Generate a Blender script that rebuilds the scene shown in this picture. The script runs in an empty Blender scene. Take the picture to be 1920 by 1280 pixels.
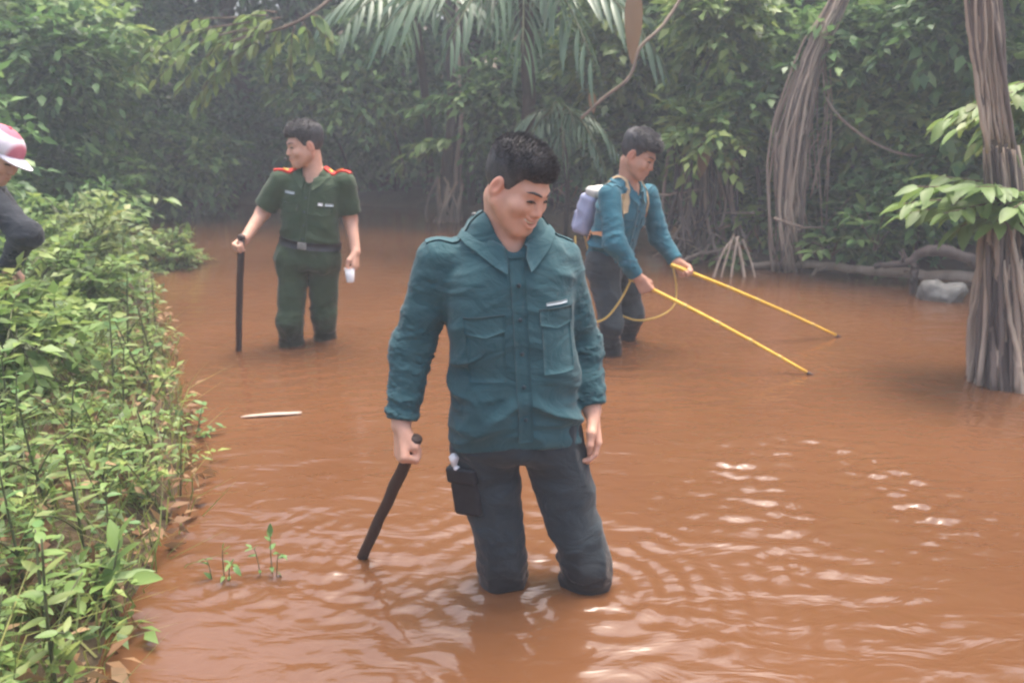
import bpy, math, random
import numpy as np
from mathutils import Vector, Matrix
from mathutils.bvhtree import BVHTree

R = math.radians
rnd = random.Random(7)
rng = np.random.default_rng(7)
f32 = np.float32

# ------------------------------------------------------------------ camera, sky, sun, exposure
scene = bpy.context.scene
col = scene.collection
CAM_Z, FPX, HORIZON = 1.28, 1400.0, 231.0          # eye height over the water, focal length and horizon row in photo pixels
PITCH = math.atan((640.0 - HORIZON) / FPX)
cd = bpy.data.cameras.new('camera')
cd.sensor_width = 36.0
cd.lens = 36.0 * FPX / 1920.0
cd.clip_start, cd.clip_end = 0.05, 400.0
cd.dof.use_dof = True
cd.dof.focus_distance = 2.1
cd.dof.aperture_fstop = 3.4
cam = bpy.data.objects.new('camera', cd)
col.objects.link(cam)
cam.location = (0, 0, CAM_Z)
cam.rotation_euler = (math.pi / 2 - PITCH, 0, 0)
scene.camera = cam

SUN_EL, SUN_AZ = R(74), R(26)                      # azimuth measured from +Y towards +X; soft light from above, beyond the people
world = bpy.data.worlds.new('World')
scene.world = world
world.use_nodes = True
wn = world.node_tree
wn.nodes.clear()
sky = wn.nodes.new('ShaderNodeTexSky')
sky.sky_type = 'NISHITA'
sky.sun_disc = False
sky.sun_elevation = SUN_EL
sky.sun_rotation = SUN_AZ
sky.air_density, sky.dust_density, sky.ozone_density = 1.0, 8.0, 0.6
bg = wn.nodes.new('ShaderNodeBackground')
bg.inputs['Strength'].default_value = 0.15
wo = wn.nodes.new('ShaderNodeOutputWorld')
wn.links.new(sky.outputs[0], bg.inputs[0])
wn.links.new(bg.outputs[0], wo.inputs[0])

sd = bpy.data.lights.new('sun', 'SUN')
sd.energy = 1.0
sd.angle = R(30)
sd.color = (1.0, 0.96, 0.9)
sun = bpy.data.objects.new('sun', sd)
col.objects.link(sun)
sdir = Vector((math.sin(SUN_AZ) * math.cos(SUN_EL), math.cos(SUN_AZ) * math.cos(SUN_EL), math.sin(SUN_EL)))
sun.location = sdir * 30
sun.rotation_euler = sdir.to_track_quat('Z', 'Y').to_euler()

scene.view_settings.view_transform = 'Standard'
scene.view_settings.look = 'None'
scene.view_settings.gamma = 1.0
scene.view_settings.exposure = 1.78
scene.view_settings.use_curve_mapping = False
scene.render.engine = 'CYCLES'
scene.cycles.use_denoising = True
scene.cycles.max_bounces = 6
scene.cycles.transparent_max_bounces = 4
scene.cycles.volume_bounces = 1
scene.cycles.filter_width = 2.3

# ------------------------------------------------------------------ pixels to places
def ray(px, py):
    u, v = (px - 960.0) / FPX, (640.0 - py) / FPX
    c, s = math.cos(PITCH), math.sin(PITCH)
    return np.array([u, c + v * s, -s + v * c])

def at(px, py, Y):
    d = ray(px, py)
    return np.array([0, 0, CAM_Z]) + d * (Y / d[1])

def onz(px, py, z=0.0):
    d = ray(px, py)
    return np.array([0, 0, CAM_Z]) + d * ((z - CAM_Z) / d[2])

# ------------------------------------------------------------------ objects
def tag(o, label=None, cat=None, group=None, kind=None):
    if label: o['label'] = label
    if cat: o['category'] = cat
    if group: o['group'] = group
    if kind: o['kind'] = kind
    return o

def attach(o, parent):
    o.parent = parent
    o.matrix_parent_inverse = parent.matrix_basis.inverted() if parent.parent is None else \
        (parent.parent.matrix_basis @ parent.matrix_parent_inverse @ parent.matrix_basis).inverted()

def empty(name, loc, rz=0.0):
    o = bpy.data.objects.new(name, None)
    o.empty_display_size = 0.1
    o.location = tuple(float(a) for a in loc)
    o.rotation_euler = (0, 0, rz)
    col.objects.link(o)
    return o

def mesh(name, V, F, mat=None, smooth=True, attr=None):
    """V (n,3); F list of index arrays, each (m,3) or (m,4)"""
    V = np.asarray(V, dtype=np.float32).reshape(-1, 3)
    if isinstance(F, np.ndarray): F = [F]
    F = [np.asarray(x, dtype=np.int32) for x in F if len(x)]
    me = bpy.data.meshes.new(name)
    me.vertices.add(len(V))
    me.vertices.foreach_set('co', V.ravel())
    li = np.concatenate([x.ravel() for x in F])
    cnt = np.concatenate([np.full(len(x), x.shape[1], dtype=np.int32) for x in F])
    me.loops.add(len(li))
    me.loops.foreach_set('vertex_index', li)
    me.polygons.add(len(cnt))
    me.polygons.foreach_set('loop_start', np.concatenate([[0], np.cumsum(cnt)[:-1]]).astype(np.int32))
    if smooth:
        me.polygons.foreach_set('use_smooth', np.ones(len(cnt), dtype=bool))
    me.update(calc_edges=True)
    if attr is not None:
        for an, val in attr.items():
            val = np.asarray(val, dtype=np.float32)
            if val.ndim == 1:
                a = me.attributes.new(an, 'FLOAT', 'POINT'); a.data.foreach_set('value', val)
            else:
                a = me.attributes.new(an, 'FLOAT_COLOR', 'POINT')
                a.data.foreach_set('color', np.concatenate([val, np.ones((len(val), 1), f32)], 1).ravel())
    if mat is not None: me.materials.append(mat)
    return me

def put(name, V, F, mat=None, parent=None, smooth=True, attr=None, recentre=True):
    V = np.asarray(V, dtype=np.float64).reshape(-1, 3)
    c = np.zeros(3)
    if recentre:
        c = (V.min(0) + V.max(0)) / 2
        c[2] = V[:, 2].min()
    o = bpy.data.objects.new(name, mesh(name, V - c, F, mat, smooth, attr))
    o.location = tuple(c)
    col.objects.link(o)
    if parent is not None: attach(o, parent)
    return o

def place(name, me, M, parent=None):
    o = bpy.data.objects.new(name, me)
    col.objects.link(o)
    o.matrix_basis = M
    if parent is not None: attach(o, parent)
    return o

def nrm(v):
    v = np.asarray(v, dtype=float)
    return v / (np.linalg.norm(v) + 1e-12)

def frames(P):
    P = np.asarray(P, float)
    T = np.gradient(P, axis=0)
    T /= np.linalg.norm(T, axis=1)[:, None] + 1e-12
    n = np.cross(T[0], [0, 0, 1.0]) if abs(T[0][2]) < 0.9 else np.cross(T[0], [0, 1.0, 0])
    n = nrm(n)
    N = []
    for t in T:
        n = nrm(n - t * np.dot(n, t))
        N.append(n)
    N = np.array(N)
    return T, N, np.cross(T, N)

def tube(P, r, n=8, cap=True, jitter=0.0, flat=1.0):
    """V, F of a tube along P with radius r (scalar or per point)"""
    P = np.asarray(P, float)
    r = np.broadcast_to(np.asarray(r, float), (len(P),))
    T, N, B = frames(P)
    a = np.arange(n) * 2 * math.pi / n
    rr = r[:, None] * (1 + (rng.uniform(-jitter, jitter, (len(P), n)) if jitter else 0))
    V = P[:, None, :] + rr[..., None] * (np.cos(a)[None, :, None] * N[:, None, :] + flat * np.sin(a)[None, :, None] * B[:, None, :])
    V = V.reshape(-1, 3)
    m = len(P)
    i, j = np.meshgrid(np.arange(m - 1), np.arange(n), indexing='ij')
    q = np.stack([i * n + j, i * n + (j + 1) % n, (i + 1) * n + (j + 1) % n, (i + 1) * n + j], -1).reshape(-1, 4)
    F = [q]
    if cap:
        V = np.concatenate([V, P[:1], P[-1:]])
        k = np.arange(n)
        F.append(np.stack([np.full(n, m * n), (k + 1) % n, k], -1))
        F.append(np.stack([np.full(n, m * n + 1), (m - 1) * n + k, (m - 1) * n + (k + 1) % n], -1))
    return V, F

def join(parts):
    Vs, Fs, o = [], [], 0
    for V, F in parts:
        V = np.asarray(V).reshape(-1, 3)
        if isinstance(F, np.ndarray): F = [F]
        Vs.append(V)
        Fs += [np.asarray(x) + o for x in F if len(x)]
        o += len(V)
    return np.concatenate(Vs), Fs

def curve(pts, n=24):
    """Catmull-Rom through pts"""
    P = np.asarray(pts, float)
    P = np.concatenate([[2 * P[0] - P[1]], P, [2 * P[-1] - P[-2]]])
    out = []
    m = len(P) - 3
    for s in np.linspace(0, m, n):
        i = min(int(s), m - 1)
        t = s - i
        a, b, c, d = P[i:i + 4]
        out.append(0.5 * (2 * b + (c - a) * t + (2 * a - 5 * b + 4 * c - d) * t * t + (3 * b - a - 3 * c + d) * t ** 3))
    return np.array(out)

# ------------------------------------------------------------------ noise
_T = rng.random((32, 32, 32)).astype(f32)
def vnoise(P):
    P = np.asarray(P, dtype=f32)
    I = np.floor(P).astype(np.int32)
    t = P - I
    t = t * t * (3 - 2 * t)
    I0 = I & 31
    I1 = (I + 1) & 31
    x0, y0, z0 = I0[:, 0], I0[:, 1], I0[:, 2]
    x1, y1, z1 = I1[:, 0], I1[:, 1], I1[:, 2]
    tx, ty, tz = t[:, 0], t[:, 1], t[:, 2]
    a = _T[x0, y0, z0] * (1 - tx) + _T[x1, y0, z0] * tx
    b = _T[x0, y1, z0] * (1 - tx) + _T[x1, y1, z0] * tx
    c = _T[x0, y0, z1] * (1 - tx) + _T[x1, y0, z1] * tx
    d = _T[x0, y1, z1] * (1 - tx) + _T[x1, y1, z1] * tx
    return (a * (1 - ty) + b * ty) * (1 - tz) + (c * (1 - ty) + d * ty) * tz

# ------------------------------------------------------------------ materials
def mat_new(name):
    m = bpy.data.materials.new(name)
    m.use_nodes = True
    nt = m.node_tree
    nt.nodes.clear()
    out = nt.nodes.new('ShaderNodeOutputMaterial')
    b = nt.nodes.new('ShaderNodeBsdfPrincipled')
    nt.links.new(b.outputs[0], out.inputs[0])
    return m, nt, b, out

def noisy(name, c1, c2, scale=20, rough=0.7, bump=0.2, bdist=0.004, bscale=None, spec=0.4, detail=5, coord='Object', stretch=None, sheen=0.0, c3=None):
    m, nt, b, out = mat_new(name)
    tc = nt.nodes.new('ShaderNodeTexCoord')
    src = tc.outputs[coord]
    if stretch:
        mp = nt.nodes.new('ShaderNodeMapping')
        mp.inputs['Scale'].default_value = stretch
        nt.links.new(src, mp.inputs[0]); src = mp.outputs[0]
    nz = nt.nodes.new('ShaderNodeTexNoise')
    nz.inputs['Scale'].default_value = scale
    nz.inputs['Detail'].default_value = detail
    nz.inputs['Roughness'].default_value = 0.6
    nt.links.new(src, nz.inputs['Vector'])
    rp = nt.nodes.new('ShaderNodeValToRGB')
    rp.color_ramp.elements[0].position = 0.3
    rp.color_ramp.elements[1].position = 0.7
    rp.color_ramp.elements[0].color = (*c1, 1)
    rp.color_ramp.elements[1].color = (*c2, 1)
    if c3:
        e = rp.color_ramp.elements.new(0.5); e.color = (*c3, 1)
    nt.links.new(nz.outputs[0], rp.inputs[0])
    nt.links.new(rp.outputs[0], b.inputs['Base Color'])
    b.inputs['Roughness'].default_value = rough
    b.inputs['Specular IOR Level'].default_value = spec
    if sheen:
        b.inputs['Sheen Weight'].default_value = sheen
    if bump:
        n2 = nt.nodes.new('ShaderNodeTexNoise')
        n2.inputs['Scale'].default_value = bscale or scale * 4
        n2.inputs['Detail'].default_value = 6
        nt.links.new(src, n2.inputs['Vector'])
        bp = nt.nodes.new('ShaderNodeBump')
        bp.inputs['Strength'].default_value = bump
        bp.inputs['Distance'].default_value = bdist
        nt.links.new(n2.outputs[0], bp.inputs['Height'])
        nt.links.new(bp.outputs[0], b.inputs['Normal'])
    return m

def cloth_mat(name, c1, c2, wet=False):
    m, nt, b, out = mat_new(name)
    L = nt.links.new
    tc = nt.nodes.new('ShaderNodeTexCoord')
    def noise(scale, detail=6, dist=0.0, stretch=None):
        n = nt.nodes.new('ShaderNodeTexNoise'); n.inputs['Scale'].default_value = scale; n.inputs['Detail'].default_value = detail; n.inputs['Distortion'].default_value = dist
        src = tc.outputs['Object']
        if stretch:
            mp = nt.nodes.new('ShaderNodeMapping'); mp.inputs['Scale'].default_value = stretch; L(src, mp.inputs[0]); src = mp.outputs[0]
        L(src, n.inputs['Vector']); return n.outputs[0]
    rp = nt.nodes.new('ShaderNodeValToRGB')
    rp.color_ramp.elements[0].position, rp.color_ramp.elements[1].position = 0.32, 0.68
    rp.color_ramp.elements[0].color, rp.color_ramp.elements[1].color = (*c1, 1), (*c2, 1)
    L(noise(5, 9), rp.inputs[0])
    colour = rp.outputs[0]
    b.inputs['Roughness'].default_value = 0.85
    b.inputs['Specular IOR Level'].default_value = 0.25
    b.inputs['Sheen Weight'].default_value = 0.12
    if wet:                                                     # soaked and muddy above the waterline
        ge = nt.nodes.new('ShaderNodeNewGeometry'); sx = nt.nodes.new('ShaderNodeSeparateXYZ'); L(ge.outputs['Position'], sx.inputs[0])
        ma = nt.nodes.new('ShaderNodeMath'); ma.operation = 'MULTIPLY_ADD'; ma.inputs[1].default_value = 0.16; L(noise(12, 4), ma.inputs[0]); L(sx.outputs['Z'], ma.inputs[2])
        mr = nt.nodes.new('ShaderNodeMapRange'); mr.inputs['From Min'].default_value = 0.24; mr.inputs['From Max'].default_value = 0.13
        L(ma.outputs[0], mr.inputs[0])
        mx = nt.nodes.new('ShaderNodeMix'); mx.data_type = 'RGBA'; mx.inputs['B'].default_value = (0.014, 0.011, 0.010, 1)
        mu = nt.nodes.new('ShaderNodeMath'); mu.operation = 'MULTIPLY'; mu.inputs[1].default_value = 0.7; L(mr.outputs[0], mu.inputs[0])
        L(mu.outputs[0], mx.inputs['Factor']); L(colour, mx.inputs['A']); colour = mx.outputs['Result']
        r2 = nt.nodes.new('ShaderNodeMapRange'); r2.inputs['To Min'].default_value = 0.8; r2.inputs['To Max'].default_value = 0.25; L(mr.outputs[0], r2.inputs[0]); L(r2.outputs[0], b.inputs['Roughness'])
    L(colour, b.inputs['Base Color'])
    b1 = nt.nodes.new('ShaderNodeBump'); b1.inputs['Strength'].default_value = 0.75; b1.inputs['Distance'].default_value = 0.012
    L(noise(9, 3, 1.4, (1, 1, 1.9)), b1.inputs['Height'])
    b2 = nt.nodes.new('ShaderNodeBump'); b2.inputs['Strength'].default_value = 0.5; b2.inputs['Distance'].default_value = 0.0012
    L(noise(420, 4), b2.inputs['Height']); L(b1.outputs[0], b2.inputs['Normal'])
    L(b2.outputs[0], b.inputs['Normal'])
    return m

def attrmat(name, attr, rough=0.5, bump=0.15, bscale=300, sss=0.0, spec=0.4, bdist=0.001):
    """colour read from a colour attribute, with a little grain"""
    m, nt, b, out = mat_new(name)
    at_ = nt.nodes.new('ShaderNodeAttribute'); at_.attribute_name = attr
    tc = nt.nodes.new('ShaderNodeTexCoord')
    nz = nt.nodes.new('ShaderNodeTexNoise')
    nz.inputs['Scale'].default_value = 22
    nz.inputs['Detail'].default_value = 7
    nt.links.new(tc.outputs['Object'], nz.inputs['Vector'])
    hs = nt.nodes.new('ShaderNodeHueSaturation')
    mr = nt.nodes.new('ShaderNodeMapRange')
    mr.inputs['To Min'].default_value = 0.70; mr.inputs['To Max'].default_value = 1.26
    nt.links.new(nz.outputs[0], mr.inputs[0])
    nt.links.new(mr.outputs[0], hs.inputs['Value'])
    nt.links.new(at_.outputs['Color'], hs.inputs['Color'])
    nt.links.new(hs.outputs[0], b.inputs['Base Color'])
    b.inputs['Roughness'].default_value = rough
    b.inputs['Specular IOR Level'].default_value = spec
    if sss:
        b.inputs['Subsurface Weight'].default_value = sss
        b.inputs['Subsurface Radius'].default_value = (1.0, 0.35, 0.2)
        b.inputs['Subsurface Scale'].default_value = 0.006
    n2 = nt.nodes.new('ShaderNodeTexNoise'); n2.inputs['Scale'].default_value = bscale
    nt.links.new(tc.outputs['Object'], n2.inputs['Vector'])
    bp = nt.nodes.new('ShaderNodeBump'); bp.inputs['Strength'].default_value = bump; bp.inputs['Distance'].default_value = bdist
    nt.links.new(n2.outputs[0], bp.inputs['Height'])
    nt.links.new(bp.outputs[0], b.inputs['Normal'])
    return m
# ------------------------------------------------------------------ organic surfaces from distance fields
def smin(a, b, k):
    h = np.maximum(k - np.abs(a - b), 0) / k
    return np.minimum(a, b) - h * h * k * 0.25

def smax(a, b, k):
    return -smin(-a, -b, k)

def cone(P, a, b, ra, rb):
    a = np.asarray(a, f32); b = np.asarray(b, f32)
    ab = b - a
    t = np.clip(((P - a) @ ab) / (ab @ ab + 1e-12), 0, 1)
    return np.linalg.norm(P - a - t[:, None] * ab, axis=1) - (ra + t * (rb - ra))

def ell(P, c, r, M=None):
    q = P - np.asarray(c, f32)
    if M is not None: q = q @ np.asarray(M, f32)          # columns of M are the axes
    r = np.asarray(r, f32)
    k0 = np.linalg.norm(q / r, axis=1)
    k1 = np.linalg.norm(q / (r * r), axis=1) + 1e-9
    return k0 * (k0 - 1) / k1

def chain(P, pts, rad, k=0.01):
    d = None
    for i in range(len(pts) - 1):
        e = cone(P, pts[i], pts[i + 1], rad[i], rad[i + 1])
        d = e if d is None else smin(d, e, k)
    return d

def loft(P, base, A, Rt, Fw, st, n=2.3, ends=0.02):
    """st rows: height along A, centre x, centre y, rx, ry"""
    q = P - np.asarray(base, f32)
    z, x, y = q @ np.asarray(A, f32), q @ np.asarray(Rt, f32), q @ np.asarray(Fw, f32)
    st = np.asarray(st, f32)
    g = [np.interp(z, st[:, 0], st[:, i]).astype(f32) for i in range(1, 5)]
    x = np.abs((x - g[0]) / g[2]); y = np.abs((y - g[1]) / g[3])
    k = (x ** n + y ** n + 1e-9) ** (1.0 / n)
    d = (k - 1) * np.minimum(g[2], g[3])
    lo, hi = st[0, 0], st[-1, 0]
    return smax(d, np.abs(z - (lo + hi) / 2) - (hi - lo) / 2, ends)

def near(P, d, c, rad, fn):
    """apply fn(P, d) only close to c"""
    s = np.linalg.norm(P - np.asarray(c, f32), axis=1) < rad
    if s.any():
        d[s] = fn(P[s], d[s])
    return d

def sdf_mesh(f, lo, hi, h, slack=1.6):
    B = 8
    lo = np.asarray(lo, f32); hi = np.asarray(hi, f32)
    nb = np.ceil((hi - lo) / (h * B)).astype(int) + 1
    ii = np.stack(np.meshgrid(*[np.arange(k) for k in nb], indexing='ij'), -1).reshape(-1, 3)
    cen = (lo + (ii + 0.5 - 0.5 / B) * (h * B)).astype(f32)
    dc = np.concatenate([f(cen[s:s + 200000]) for s in range(0, len(cen), 200000)])
    act = np.abs(dc) < 0.87 * B * h * slack + 0.012
    F = np.repeat(np.where(dc < 0, f32(-1), f32(1)), B ** 3).reshape(-1, B, B, B)
    off = np.stack(np.meshgrid(*[np.arange(B)] * 3, indexing='ij'), -1).reshape(-1, 3)
    ai = np.nonzero(act)[0]
    for s in range(0, len(ai), 500):
        sel = ai[s:s + 500]
        P = (lo + (ii[sel][:, None, :] * B + off[None]) * h).astype(f32).reshape(-1, 3)
        F[sel] = f(P).reshape(-1, B, B, B)
    F = F.reshape(*nb, B, B, B).transpose(0, 3, 1, 4, 2, 5).reshape(nb[0] * B, nb[1] * B, nb[2] * B)
    S = F < 0
    C = np.zeros([k - 1 for k in S.shape], np.int8)
    cor = [(a, b, c) for a in (0, 1) for b in (0, 1) for c in (0, 1)]
    sh = S.shape
    for a, b, c in cor:
        C += S[a:sh[0] - 1 + a, b:sh[1] - 1 + b, c:sh[2] - 1 + c]
    cells = np.argwhere((C > 0) & (C < 8))
    idx = np.full(C.shape, -1, np.int32)
    idx[cells[:, 0], cells[:, 1], cells[:, 2]] = np.arange(len(cells))
    acc = np.zeros((len(cells), 3)); cnt = np.zeros(len(cells))
    val = {c: F[cells[:, 0] + c[0], cells[:, 1] + c[1], cells[:, 2] + c[2]] for c in cor}
    for a in cor:
        for ax in range(3):
            if a[ax]: continue
            b = tuple(a[i] + (i == ax) for i in range(3))
            fa, fb = val[a], val[b]
            x = (fa < 0) != (fb < 0)
            t = np.where(x, fa / (fa - fb + 1e-12), 0)
            p = np.tile(np.array(a, float), (len(cells), 1)); p[:, ax] += t
            acc += p * x[:, None]; cnt += x
    V = lo + h * (cells + acc / cnt[:, None])
    quads = []
    for ax in range(3):
        u, v = (ax + 1) % 3, (ax + 2) % 3
        s0 = [slice(1, -1)] * 3; s1 = [slice(1, -1)] * 3
        s0[ax] = slice(0, -1); s1[ax] = slice(1, None)
        a, b = S[tuple(s0)], S[tuple(s1)]
        e = np.argwhere(a != b)
        if not len(e): continue
        sg = a[e[:, 0], e[:, 1], e[:, 2]]
        g = e + 1; g[:, ax] -= 1
        def cid(du, dv):
            q = g.copy(); q[:, u] += du; q[:, v] += dv
            return idx[q[:, 0], q[:, 1], q[:, 2]]
        Q = np.stack([cid(-1, -1), cid(0, -1), cid(0, 0), cid(-1, 0)], -1)
        Q = np.where(sg[:, None], Q, Q[:, ::-1])
        quads.append(Q)
    Q = np.concatenate(quads)
    return V, Q[(Q >= 0).all(1)]

def bvh_of(V, Q):
    return BVHTree.FromPolygons([tuple(v) for v in np.asarray(V).tolist()], np.asarray(Q).tolist())

def sheet(G, N, thick, sink=0.004):
    """grid of points G (a,b,3) with outward normals N: a closed thin sheet"""
    a, b = G.shape[:2]
    top = (G + N * thick).reshape(-1, 3); bot = (G - N * sink).reshape(-1, 3)
    V = np.concatenate([top, bot]); n = a * b
    i, j = np.meshgrid(np.arange(a - 1), np.arange(b - 1), indexing='ij')
    q = np.stack([i * b + j, (i + 1) * b + j, (i + 1) * b + j + 1, i * b + j + 1], -1).reshape(-1, 4)
    rim = [k for k in range(b)] + [k * b + b - 1 for k in range(1, a)] + [(a - 1) * b + k for k in range(b - 2, -1, -1)] + [k * b for k in range(a - 2, 0, -1)]
    rim = np.array(rim); nx = np.roll(rim, -1)
    return V, [q, q[:, ::-1] + n, np.stack([rim, rim + n, nx + n, nx], -1)]

def patch(tree, corners, d, nu=8, nv=6, thick=0.004, lift=0.0, bow=None):
    """lay a piece of cloth on a surface: bilinear patch of 4 corners, projected along d"""
    c = [np.asarray(x, float) for x in corners]
    G = np.zeros((nu, nv, 3)); N = np.zeros((nu, nv, 3))
    d = nrm(d)
    for i in range(nu):
        for j in range(nv):
            u, v = i / (nu - 1), j / (nv - 1)
            p = (c[0] * (1 - u) + c[1] * u) * (1 - v) + (c[3] * (1 - u) + c[2] * u) * v
            if bow is not None: p = p + bow(u, v)
            h = tree.ray_cast(Vector(p - d * 0.4), Vector(d))
            if h[0] is None or (h[0] - Vector(p)).length > 0.25:
                h = tree.find_nearest(Vector(p))
            G[i, j] = h[0]; N[i, j] = h[1]
    N = N * 0.5 - d * 0.5
    N /= np.linalg.norm(N, axis=2)[..., None]
    for _ in range(2):                                         # soften
        G[1:-1, 1:-1] = (G[1:-1, 1:-1] * 2 + G[:-2, 1:-1] + G[2:, 1:-1] + G[1:-1, :-2] + G[1:-1, 2:]) / 6
    return sheet(G + N * lift, N, thick, 0.008 + lift)

def strap(tree, pts, w, side, n=30, thick=0.004):
    """ribbon lying on a surface along pts; side = width direction"""
    C = curve(pts, n)
    G = np.zeros((n, 4, 3)); N = np.zeros((n, 4, 3))
    for i, p in enumerate(C):
        t = nrm(C[min(i + 1, n - 1)] - C[max(i - 1, 0)])
        s = nrm(np.asarray(side, float) - t * np.dot(side, t))
        for j in range(4):
            q = p + s * w * (j / 3 - 0.5)
            h = tree.find_nearest(Vector(q))
            hp, hn = np.array(h[0]), np.array(h[1])
            nn = nrm(q - hp) if np.dot(q - hp, hn) > 0.004 else hn
            G[i, j] = hp if np.linalg.norm(q - hp) < 0.16 else q; N[i, j] = hn if np.linalg.norm(q - hp) < 0.16 else nn
    return sheet(G, N, thick, 0.003)
# ------------------------------------------------------------------ people
M_SKIN = attrmat('skin', 'tint', rough=0.52, sss=0.12, bump=0.35, bscale=190, spec=0.35)
M_HAIR = noisy('black_hair', (0.026, 0.025, 0.027), (0.085, 0.080, 0.082), 60, rough=0.5, bump=0.6, bdist=0.003, bscale=240, stretch=(1, 1, 0.3))
M_EYE = noisy('dark_eye', (0.01, 0.008, 0.007), (0.02, 0.014, 0.01), 30, rough=0.25, bump=0)
M_TEETH = noisy('teeth', (0.62, 0.58, 0.5), (0.7, 0.66, 0.58), 30, rough=0.3, bump=0)
M_BOOT = noisy('black_rubber', (0.02, 0.02, 0.02), (0.04, 0.04, 0.04), 20, rough=0.5)

def cloth(name, c1, c2, rough=0.85, sc=6):
    return cloth_mat(name, c1, c2, wet='trouser' in name or 'green' in name)

def head_frame(face, up):
    F = nrm(face); U = np.asarray(up, float)
    Rt = nrm(np.cross(F, U)); U = np.cross(Rt, F)
    return np.stack([Rt, F, U], 1)                            # columns: right, forward, up

def head_sdf(P, hc, HM, S, smile=0.0, plump=1.0):
    q = ((P - np.asarray(hc, f32)) @ np.asarray(HM, f32)) / f32(S)
    ax = np.abs(q[:, 0])
    m = np.stack([ax, q[:, 1], q[:, 2]], 1)                   # mirrored
    d = ell(q, (0, -0.017, 0.036), (0.077, 0.096, 0.084))
    d = smin(d, ell(q, (0, 0.030, -0.020), (0.064, 0.064, 0.085)), 0.03)
    d = smin(d, cone(m, (0.056, 0.000, -0.046), (0.018, 0.064, -0.094), 0.026 * plump, 0.023 * plump), 0.035)
    d = smin(d, ell(q, (0, 0.073, -0.097), (0.024, 0.019, 0.019)), 0.025)
    d = smin(d, ell(m, (0.041, 0.058, -0.030 + 0.006 * smile), (0.027 * plump, 0.030, 0.026)), 0.02)
    d = smin(d, cone(m, (0.008, 0.085, 0.024), (0.044, 0.068, 0.022), 0.010, 0.011), 0.018)
    d = smax(d, -ell(m, (0.033, 0.102, 0.004), (0.020, 0.020, 0.011)), 0.014)
    d = smin(d, ell(m, (0.032, 0.074, 0.002), (0.016, 0.0135, 0.0125)), 0.006)
    d = smin(d, cone(q, (0, 0.084, 0.010), (0, 0.103, -0.030), 0.0085, 0.0120), 0.015)
    d = smin(d, ell(m, (0.0140, 0.093, -0.034), (0.0092, 0.0105, 0.0078)), 0.007)
    d = smax(d, -ell(m, (0.006, 0.103, -0.0425), (0.0035, 0.006, 0.004)), 0.003)
    d = smin(d, ell(q, (0, 0.082, -0.063), (0.027 + 0.006 * smile, 0.017, 0.020)), 0.016)          # muzzle
    qm = np.stack([q[:, 0], q[:, 1] + 9.0 * q[:, 0] ** 2, q[:, 2] - (0.010 * smile) * (ax / 0.026) ** 2], 1)
    gap = 0.008 * smile
    d = smin(d, ell(qm, (0, 0.0985, -0.0575 + gap * 0.35), (0.026 + 0.014 * smile, 0.0075, 0.0052)), 0.004)
    d = smin(d, ell(qm, (0, 0.0975, -0.0700 - gap * 0.6), (0.022 + 0.012 * smile, 0.0080, 0.0062)), 0.005)
    d = smax(d, -ell(qm, (0, 0.106, -0.0635), (0.025 + 0.014 * smile, 0.0160, 0.0016 + gap * 0.72)), 0.003)
    # ears
    ca, sa = math.cos(0.25), math.sin(0.25)
    EM = np.array([[1, 0, 0], [0, ca, sa], [0, -sa, ca]])
    d = smin(d, ell(m, (0.082, -0.012, -0.004), (0.010, 0.020, 0.034), EM), 0.008)
    d = smax(d, -ell(m, (0.095, -0.006, 0.000), (0.010, 0.011, 0.021), EM), 0.005)
    return d * f32(S)

def skin_tint(V, hc, HM, S, base, extra=None):
    q = ((V - hc) @ HM) / S
    ax = np.abs(q[:, 0])
    T = np.tile(np.array(base, f32), (len(V), 1))
    def mixc(mask, c):
        T[:] = T * (1 - mask[:, None]) + np.array(c) * mask[:, None]
    inhead = (np.linalg.norm(q, axis=1) < 0.16)
    g = lambda c, r: np.exp(-(((q - np.array(c)) / np.array(r)) ** 2).sum(1)) * inhead
    gm = lambda c, r: np.exp(-(((np.stack([ax, q[:, 1], q[:, 2]], 1) - np.array(c)) / np.array(r)) ** 2).sum(1)) * inhead
    b = np.array(base)
    mixc(0.7 * g((0, 0.095, -0.063), (0.024, 0.02, 0.010)), b * np.array([0.80, 0.52, 0.5]))
    mixc(0.10 * gm((0.042, 0.08, -0.03), (0.025, 0.03, 0.022)), b * np.array([1.05, 0.82, 0.76]))
    mixc(0.6 * gm((0.088, -0.01, 0), (0.02, 0.03, 0.04)), b * np.array([1.0, 0.68, 0.62]))
    mixc(0.5 * g((0, 0.11, -0.03), (0.018, 0.015, 0.014)), b * np.array([1.05, 0.8, 0.74]))
    mixc(0.35 * g((0, 0.09, -0.052), (0.025, 0.02, 0.006)), b * 0.6)             # faint moustache
    mixc(0.4 * gm((0.033, 0.085, 0.000), (0.018, 0.02, 0.010)), b * 0.68)  # shading of the eye sockets painted into the skin colour
    return T

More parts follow.
